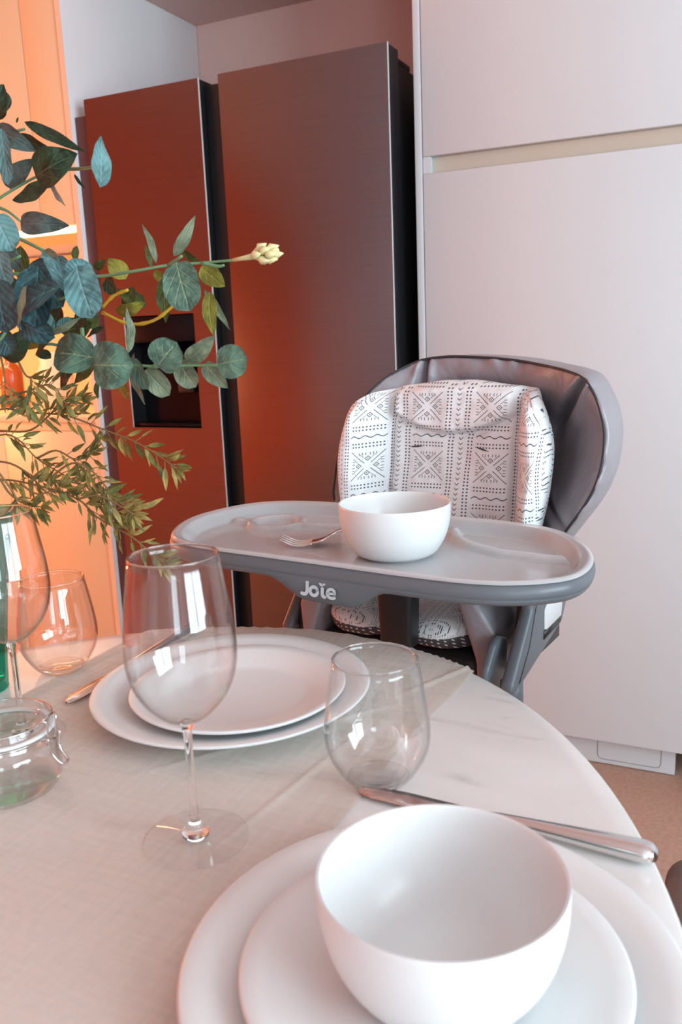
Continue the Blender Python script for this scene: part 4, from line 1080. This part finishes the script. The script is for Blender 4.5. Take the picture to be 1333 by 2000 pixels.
# --- printed back liner
chalf = [(0.0, 1.046), (0.03, 1.0455), (0.065, 1.041), (0.095, 1.038), (0.107, 1.034), (0.128, 1.029), (0.150, 1.008), (0.163, 0.975), (0.168, 0.935), (0.164, 0.885), (0.156, 0.835), (0.148, 0.79), (0.13, 0.755), (0.06, 0.745)]
cfull = chalf + [(0.0, 0.743)] + [(-u, w_) for u, w_ in chalf[:0:-1]]
CR = smooth_closed([(u - 0.004, w_) for u, w_ in cfull], 9)
CC = 0.90
def liner_v(u, w_):
    au = abs(u)
    b = sstep(0.098, 0.150, au)
    v = -0.027 - 0.066 * b                                          # side bolsters come forward
    v += 0.010 * gauss(au - 0.103, 0.0065)                         # seam between bolster and panel
    v -= 0.006 * gauss(au - 0.128, 0.014)
    wl = 0.966 + 0.030 * (u / 0.10) ** 2                           # lower edge of the head pad
    if au < 0.105:
        k = 1 - sstep(0.09, 0.105, au)
        v -= 0.013 * sstep(wl, wl + 0.012, w_) * (1 - sstep(1.04, 1.055, w_) * 0.6) * k
        v += 0.005 * gauss(w_ - wl, 0.005) * k
        v -= 0.004 * math.sin(PI * max(0, min(1, (w_ - 0.80) / 0.15))) * k
    v += 0.006 * noise.noise(Vector((u * 24, w_ * 17, 5)))
    v += 0.0015 * noise.noise(Vector((u * 60, w_ * 60, 7)))
    return v
rows = []; uvs = []
SS = [0.0001] + [i / 60 for i in range(1, 56)] + [0.93, 0.95, 0.965, 0.98, 0.99, 1.0]
def uvof(u, w_):
    au = abs(u); e = max(0, au - 0.10)
    return (math.copysign(au + e * 0.75 + max(0, au - 0.152) * 1.2, u), w_)
for s in SS:
    row = []
    for p in CR:
        u = p.x * s; w_ = CC + (p.y - CC) * s
        v = liner_v(u, w_) + 0.020 * sstep(0.90, 1.0, s) ** 2
        row.append((u, v + rec(w_), w_)); uvs.append(uvof(u, w_))
    rows.append(row)
for s, dv in ((1.004, 0.028), (0.99, 0.040), (0.95, 0.048), (0.6, 0.055), (0.0001, 0.055)):
    row = []
    for p in CR:
        u = p.x * s; w_ = CC + (p.y - CC) * s
        row.append((u, min(liner_v(p.x * 0.97, w_) + dv * 1.6, 0.06) + rec(w_), w_)); uvs.append(uvof(u, w_))
    rows.append(row)
lb = MB().grid(rows, closed=True)
# two short harness slits
ln = build_leaves('back_liner', lb, uvs, [M['print']], hc)
for cx, ti in ((-0.068, 0.10), (0.042, -0.22)):
    pts = []
    for k in range(9):
        u = cx - 0.012 + 0.024 * k / 8 + 0.01; w_ = 0.948 + (k - 4) * 0.003 * ti
        pts.append((u, liner_v(u, w_) - 0.0004 + rec(w_), w_))
    MB().tube(pts, [0.0002, 0.0006, 0.001, 0.0012, 0.0012, 0.0012, 0.001, 0.0006, 0.0002], 6).build('harness_slit', M['stitch'], ln)

# --- seat and thigh pads
sb = MB()
sb.box(-0.128, 0.128, -0.20, 0.07, 0.640, 0.700, 0.02, seg=4)
sb.build('seat_base', M['grey_dark'], hc)
def pad(cx, sgn):
    rows = []; uv = []; mi = []
    nth = 40
    A, B, H = 0.064, 0.115, 0.026
    ph_ = [-PI / 2 + PI * i / 24 for i in range(25)]
    for ph in ph_:
        row = []
        for i in range(nth):
            th = 2 * PI * i / nth
            cr_ = math.copysign(abs(math.cos(ph)) ** 0.6, 1)
            u = A * cr_ * math.copysign(abs(math.cos(th)) ** 0.8, math.cos(th)); v = B * cr_ * math.copysign(abs(math.sin(th)) ** 0.8, math.sin(th))
            w_ = H * math.copysign(abs(math.sin(ph)) ** 0.9, math.sin(ph))
            w_ += 0.002 * noise.noise(Vector((u * 40 + sgn * 9, v * 40, 2)))
            w_ += 0.10 * (v + 0.0) * 0.35 + 0.13 * abs(u * sgn - (-0.064)) * 0.6 if ph > -0.3 else 0
            row.append((cx + u, -0.105 + v, 0.722 + w_)); uv.append((cx + u, v - w_ if ph > 0 else v + w_ * 2))
        rows.append(row)
    mb = MB().grid(rows, closed=True)
    mb.mi = [1 if (k // nth) < 12 else 0 for k in range(len(mb.f))]
    return build_leaves('thigh_pad', mb, uv, [M['print_small'], M['dotted']], hc)
pad(-0.061, -1); pad(0.061, 1)
# lower back liner fold seen between tray and pads
rows = []; uv = []
for i in range(25):
    u = -0.14 + 0.28 * i / 24; row = []
    for j in range(9):
        w_ = 0.735 + 0.012 * j
        row.append((u, 0.0 - 0.30 * max(0, abs(u) - 0.07) - 0.004 * math.sin(i * 1.3), w_)); uv.append((u, w_))
    rows.append(row)
build_leaves('liner_fold', MB().grid(rows), uv, [M['print_small']], hc)

# --- fabric side wings of the seat
def wing(pts, name='side_wing'):
    return MB().prism(pts, 1, -0.215, 0.06, 0.006, seg=3).build(name, M['leather'], hc)
wing([(0.100, 0.785), (0.122, 0.79), (0.156, 0.742), (0.150, 0.66), (0.130, 0.655), (0.128, 0.70)])
wing([(-0.100, 0.785), (-0.122, 0.79), (-0.150, 0.742), (-0.146, 0.66), (-0.130, 0.655), (-0.128, 0.70)])

# --- crotch post under the tray
MB().prism([(-0.003, 0.83), (0.053, 0.83), (0.048, 0.71), (0.002, 0.71)], 1, -0.245, -0.215, 0.006, seg=3).build('crotch_post', M['grey_dark'], hc)

# --- arm housings with release button and recline lever
AO = [(-0.200, 0.840), (-0.040, 0.840), (-0.071, 0.758), (-0.093, 0.728), (-0.255, 0.690), (-0.276, 0.688), (-0.276, 0.702), (-0.208, 0.780)]
for sx in (1, -1):
    def xr(a, c): return (a, c) if sx > 0 else (-c + 0.018, -a + 0.018)
    dv_ = 0.0 if sx > 0 else 0.06
    arm = MB().prism([(p_ + dv_, q_) for p_, q_ in AO], 0, *xr(0.186, 0.204), 0.007, seg=4).build('arm_housing', M['tray_grey'], hc)
    if sx > 0: bo = [(-0.169, 0.768), (-0.160, 0.774), (-0.108, 0.765), (-0.100, 0.758), (-0.104, 0.741), (-0.160, 0.739), (-0.169, 0.742)]
    if sx > 0: MB().prism(bo, 0, *xr(0.2035, 0.2055), 0.0009, seg=2).build('release_button', M['button_white'], arm)
    if sx > 0: MB().prism([(-0.170, 0.7395), (-0.104, 0.7405), (-0.104, 0.732), (-0.170, 0.728)], 0, *xr(0.2038, 0.2048), 0).build('button_slot', M['grey_dark'], arm)
    if sx > 0: MB().tube([(0.2042 if sx > 0 else -0.1862, v, w_) for v, w_ in [(-0.190, 0.830), (-0.197, 0.785), (-0.222, 0.735), (-0.258, 0.698)]], 0.0008, 6).build('seam_line', M['stitch'], arm)
    if sx > 0: MB().prism([(-0.205, 0.738), (-0.225, 0.746), (-0.245, 0.742), (-0.270, 0.715), (-0.276, 0.690), (-0.225, 0.672), (-0.205, 0.700)], 0, *xr(0.158, 0.170), 0.005, seg=3).build('recline_lever', M['tray_grey'], hc)
    MB().prism([(-0.17, 0.835), (-0.05, 0.835), (-0.05, 0.69), (-0.20, 0.69)], 0, *xr(0.1725, 0.1855), 0.0015, seg=1).build('inner_plate', M['grey_dark'], hc)
    # A-frame legs
    for v1, vm in ((-0.30, -0.25), (0.20, -0.14)):
        MB().tube(smooth_open([(sx * (0.193 if sx > 0 else 0.175), -0.252 + dv_, 0.700), (sx * 0.195, -0.252 + dv_ * 0.5, 0.60), (sx * 0.20, vm, 0.40), (sx * 0.205, v1, 0.03)], 6), 0.014, 12).build('leg', M['tray_grey'], hc)
        MB().lathe([(0, 0), (0.02, 0), (0.021, 0.01), (0.017, 0.04), (0, 0.04)], 20, (sx * 0.205, v1, 0)).build('rubber_foot', M['grey_dark'], hc)
for v1 in (-0.30, 0.20):
    MB().tube([(-0.213, v1, 0.05), (0.213, v1, 0.05)], 0.012, 12).build('crossbar', M['tray_grey'], hc)

# --- tray
TO = [(-.248, -.360), (-.288, -.300), (-.303, -.236), (-.288, -.160), (-.245, -.115), (-.157, -.094), (-.05, -.106), (.046, -.114), (.125, -.114), (.19, -.127), (.232, -.157), (.264, -.201), (.285, -.25), (.292, -.299), (.283, -.337), (.247, -.37), (.198, -.387), (.119, -.392), (.029, -.391), (-.068, -.391), (-.145, -.391), (-.20, -.385)]
OUT = smooth_closed(TO, 10); TCN = Vector((0.0, -0.25))
nO = len(OUT)
NR = []
for i in range(nO):
    tg_ = (OUT[(i + 1) % nO] - OUT[i - 1]).normalized(); n_ = Vector((tg_.y, -tg_.x))
    if n_.dot(OUT[i] - TCN) < 0: n_ = -n_
    NR.append(n_)
def skirt_bottom(p):
    if p.y > -0.30: return 0.838
    g = 1 - sstep(0.030, 0.085, abs(p.x - 0.015))
    f = sstep(-0.30, -0.37, p.y)
    return 0.838 - 0.0245 * g * f
rows = []
prof = [(-0.0075, 0.8600, 0), (-0.004, 0.8636, 0), (-0.001, 0.8640, 0), (0.0035, 0.8615, 0), (0.0062, 0.8570, 0), (0.0066, 0.8520, 0), (0.0058, 0.8482, 0), (0.0048, 0.8475, 0), (0.0052, 0.8466, 0)]
for off, z, _ in prof:
    rows.append([(OUT[i].x + NR[i].x * off, OUT[i].y + NR[i].y * off, z) for i in range(nO)])
for k, off in ((0.2, 0.0046), (0.4, 0.0036), (0.6, 0.002), (0.8, -0.001), (0.95, -0.0045), (1.0, -0.007)):
    row = []
    for i in range(nO):
        zb = skirt_bottom(OUT[i]); z = 0.8466 + (zb - 0.8466) * k
        row.append((OUT[i].x + NR[i].x * off, OUT[i].y + NR[i].y * off, z))
    rows.append(row)
for off in (-0.012,):
    rows.append([(OUT[i].x + NR[i].x * off, OUT[i].y + NR[i].y * off, skirt_bottom(OUT[i]) + 0.002) for i in range(nO)])
for s in (0.92, 0.6, 0.001):
    rows.append([(TCN.x + (OUT[i].x - TCN.x) * s, TCN.y + (OUT[i].y - TCN.y) * s, 0.840) for i in range(nO)])
# upper side of the tray body, below the insert
rows2 = []
for s, z in ((0.001, 0.8445), (0.6, 0.8445), (0.86, 0.8445), (0.90, 0.848)):
    rows2.append([(TCN.x + (OUT[i].x - TCN.x) * s, TCN.y + (OUT[i].y - TCN.y) * s, z) for i in range(nO)])
rows2[-1] = [(OUT[i].x - NR[i].x * 0.022, OUT[i].y - NR[i].y * 0.022, 0.8445) for i in range(nO)]
rows2.append([(OUT[i].x - NR[i].x * 0.012, OUT[i].y - NR[i].y * 0.012, 0.850) for i in range(nO)])
rows2.append([(OUT[i].x - NR[i].x * 0.0075, OUT[i].y - NR[i].y * 0.0075, 0.8600) for i in range(nO)])
tray = MB().grid(rows, closed=True).grid(rows2, closed=True).build('tray', M['tray_grey'], hc)

def seg_dist(px, py, pts):
    best = 9
    for (ax_, ay_), (bx_, by_) in zip(pts, pts[1:]):
        dx, dy = bx_ - ax_, by_ - ay_; L2 = dx * dx + dy * dy
        t_ = max(0, min(1, ((px - ax_) * dx + (py - ay_) * dy) / L2)); best = min(best, math.hypot(px - ax_ - t_ * dx, py - ay_ - t_ * dy))
    return best
RIDGE_R = [(0.062, -0.122), (0.068, -0.150), (0.085, -0.178), (0.12, -0.205), (0.165, -0.222), (0.222, -0.226), (0.275, -0.222)]
RIDGE_L1 = [(-0.285, -0.200), (-0.250, -0.198), (-0.238, -0.198)]
RIDGE_L2 = [(-0.158, -0.192), (-0.12, -0.180), (-0.055, -0.165), (-0.02, -0.150), (-0.015, -0.115)]
RC = (-0.199, -0.193)
def insert_h(u, v):
    h = 0.0
    def rd(d, w_): return 1 - sstep(w_ * 0.45, w_, d)
    h = max(h, 0.010 * rd(seg_dist(u, v, RIDGE_R), 0.0095))
    h = max(h, 0.008 * rd(seg_dist(u, v, RIDGE_L1), 0.008), 0.008 * rd(seg_dist(u, v, RIDGE_L2), 0.008))
    r = math.hypot(u - RC[0], v - RC[1])
    h = max(h, 0.0085 * rd(abs(r - 0.0385), 0.009))
    return h
rows = []
def ins_z(x, y, d):
    wall = 0.0180 * (1 - sstep(0.008, 0.024, d))
    return 0.8480 + max(insert_h(x, y) * sstep(0.016, 0.03, d), wall)
for k in range(0, 80):
    s = 0.001 + 0.90 * k / 79; row = []
    for p in OUT:
        x = TCN.x + (p.x - TCN.x) * s; y = TCN.y + (p.y - TCN.y) * s
        row.append((x, y, ins_z(x, y, (p - TCN).length * (1 - s))))
    rows.append(row)
S0 = 0.90
for k in range(1, 13):
    row = []
    for p, n_ in zip(OUT, NR):
        e0 = (p - TCN).length * (1 - S0); q0 = TCN + (p - TCN) * S0; q1 = p - n_ * 0.006
        q = q0.lerp(q1, k / 12); d = e0 + (0.006 - e0) * k / 12
        row.append((q.x, q.y, ins_z(q.x, q.y, d)))
    rows.append(row)
for off, z in ((-0.003, 0.8672), (0.000, 0.8674), (0.003, 0.8664), (0.0044, 0.8640)):
    rows.append([(p.x + n_.x * off, p.y + n_.y * off, z) for p, n_ in zip(OUT, NR)])
MB().grid(rows, closed=True).build('tray_insert', M['insert'], tray)

# --- logo on the tray front
def ribbon(mb, pts, w_):
    q = smooth_open([(a, c, 0) for a, c in pts], 8) if len(pts) > 2 else [Vector((a, c, 0)) for a, c in pts]
    n_ = len(q); L_, R_ = [], []
    for i in range(n_):
        tt = (q[min(i + 1, n_ - 1)] - q[max(i - 1, 0)]).normalized(); nn = Vector((-tt.y, tt.x, 0))
        L_.append(q[i] + nn * w_ / 2); R_.append(q[i] - nn * w_ / 2)
    poly = R_[:]
    a0 = math.atan2((L_[-1] - q[-1]).y, (L_[-1] - q[-1]).x)
    poly += [q[-1] + Vector((math.cos(a0 - PI + PI * k / 6), math.sin(a0 - PI + PI * k / 6), 0)) * w_ / 2 for k in range(1, 6)]
    poly += L_[::-1]
    a0 = math.atan2((L_[0] - q[0]).y, (L_[0] - q[0]).x)
    poly += [q[0] + Vector((math.cos(a0 + PI * k / 6), math.sin(a0 + PI * k / 6), 0)) * w_ / 2 for k in range(1, 6)]
    # quads along the stroke plus two end caps
    vs = L_ + R_; fs = [(i, i + 1, n_ + i + 1, n_ + i) for i in range(n_ - 1)]
    mb.add(vs, fs)
    for c_, base, sg in ((q[-1], L_[-1], -1), (q[0], L_[0], 1)):
        a0 = math.atan2((base - c_).y, (base - c_).x)
        arc = [c_ + Vector((math.cos(a0 + sg * PI * k / 8), math.sin(a0 + sg * PI * k / 8), 0)) * w_ / 2 for k in range(9)]
        mb.add([c_] + arc, [(0, k + 1, k + 2) if sg > 0 else (0, k + 2, k + 1) for k in range(8)])
# letters J o (dotless) i e, units of millimetres, cap height 22
lm = MB()
ribbon(lm, [(7.2, 20.5), (7.2, 12), (7.0, 6), (5.4, 2.6), (2.2, 1.9), (0.2, 2.4)], 4.3)
arc_o = [(16.0 + 5.0 * math.cos(a), 6.8 + 5.0 * math.sin(a)) for a in [2 * PI * k / 16 + 0.3 for k in range(17)]]
ribbon(lm, arc_o, 4.1)
ribbon(lm, [(27.0, 11.4), (27.0, 5.5), (27.8, 2.6), (30.2, 1.8)], 4.2)
ribbon(lm, [(34.5, 6.9), (39.0, 6.9), (42.6, 7.2)], 2.9)
ribbon(lm, [(42.9, 7.2), (41.9, 10.6), (38.6, 12.1), (35.0, 10.6), (33.5, 7.0), (34.8, 3.2), (38.2, 1.7), (41.0, 1.8), (42.6, 2.5)], 3.7)
def leaf2d(cx, cy, ang, L_, W_):
    pts = []
    for k in range(13): u = k / 12; pts.append((u * L_, W_ * math.sin(PI * u ** 0.8)))
    for k in range(11, 0, -1): u = k / 12; pts.append((u * L_, -W_ * math.sin(PI * u ** 0.8) * 0.6))
    c, s = math.cos(ang), math.sin(ang)
    lm.add([Vector((cx + a * c - b_ * s, cy + a * s + b_ * c, 0)) for a, b_ in pts], [tuple(range(len(pts)))])
leaf2d(27.6, 14.6, math.radians(145), 7.0, 2.0); leaf2d(28.2, 14.6, math.radians(62), 9.0, 2.6)
lm.v = [(a * 0.00108, c * 0.00100, 0.0) for a, c, _ in lm.v]
lg = lm.build('logo', M['logo_print'], tray, smooth=False)
lg.location = (-0.012, -0.3975, 0.8245); lg.rotation_euler = (PI / 2 - 0.10, 0, 0)

# ------------------------------------------------------------------ dining chair at the right
t = thing('dining_chair', 'taupe fabric dining chair corner showing beside the table at lower right', 'chair', (0.17, 0.735, 0.018))
MB().box(-0.225, 0.225, -0.235, 0.245, 0.41, 0.50, 0.03, seg=5).build('seat', M['chair_fabric'], t)
MB().box(0.19, 0.245, -0.22, 0.23, 0.505, 0.88, 0.025, seg=5).build('backrest', M['chair_fabric'], t)
for sx in (-0.19, 0.19):
    for sy in (-0.2, 0.2):
        MB().tube([(sx, sy, 0.409), (sx * 1.08, sy * 1.08, 0.0)], [0.016, 0.011], 12).build('leg', M['grey_dark'], t)
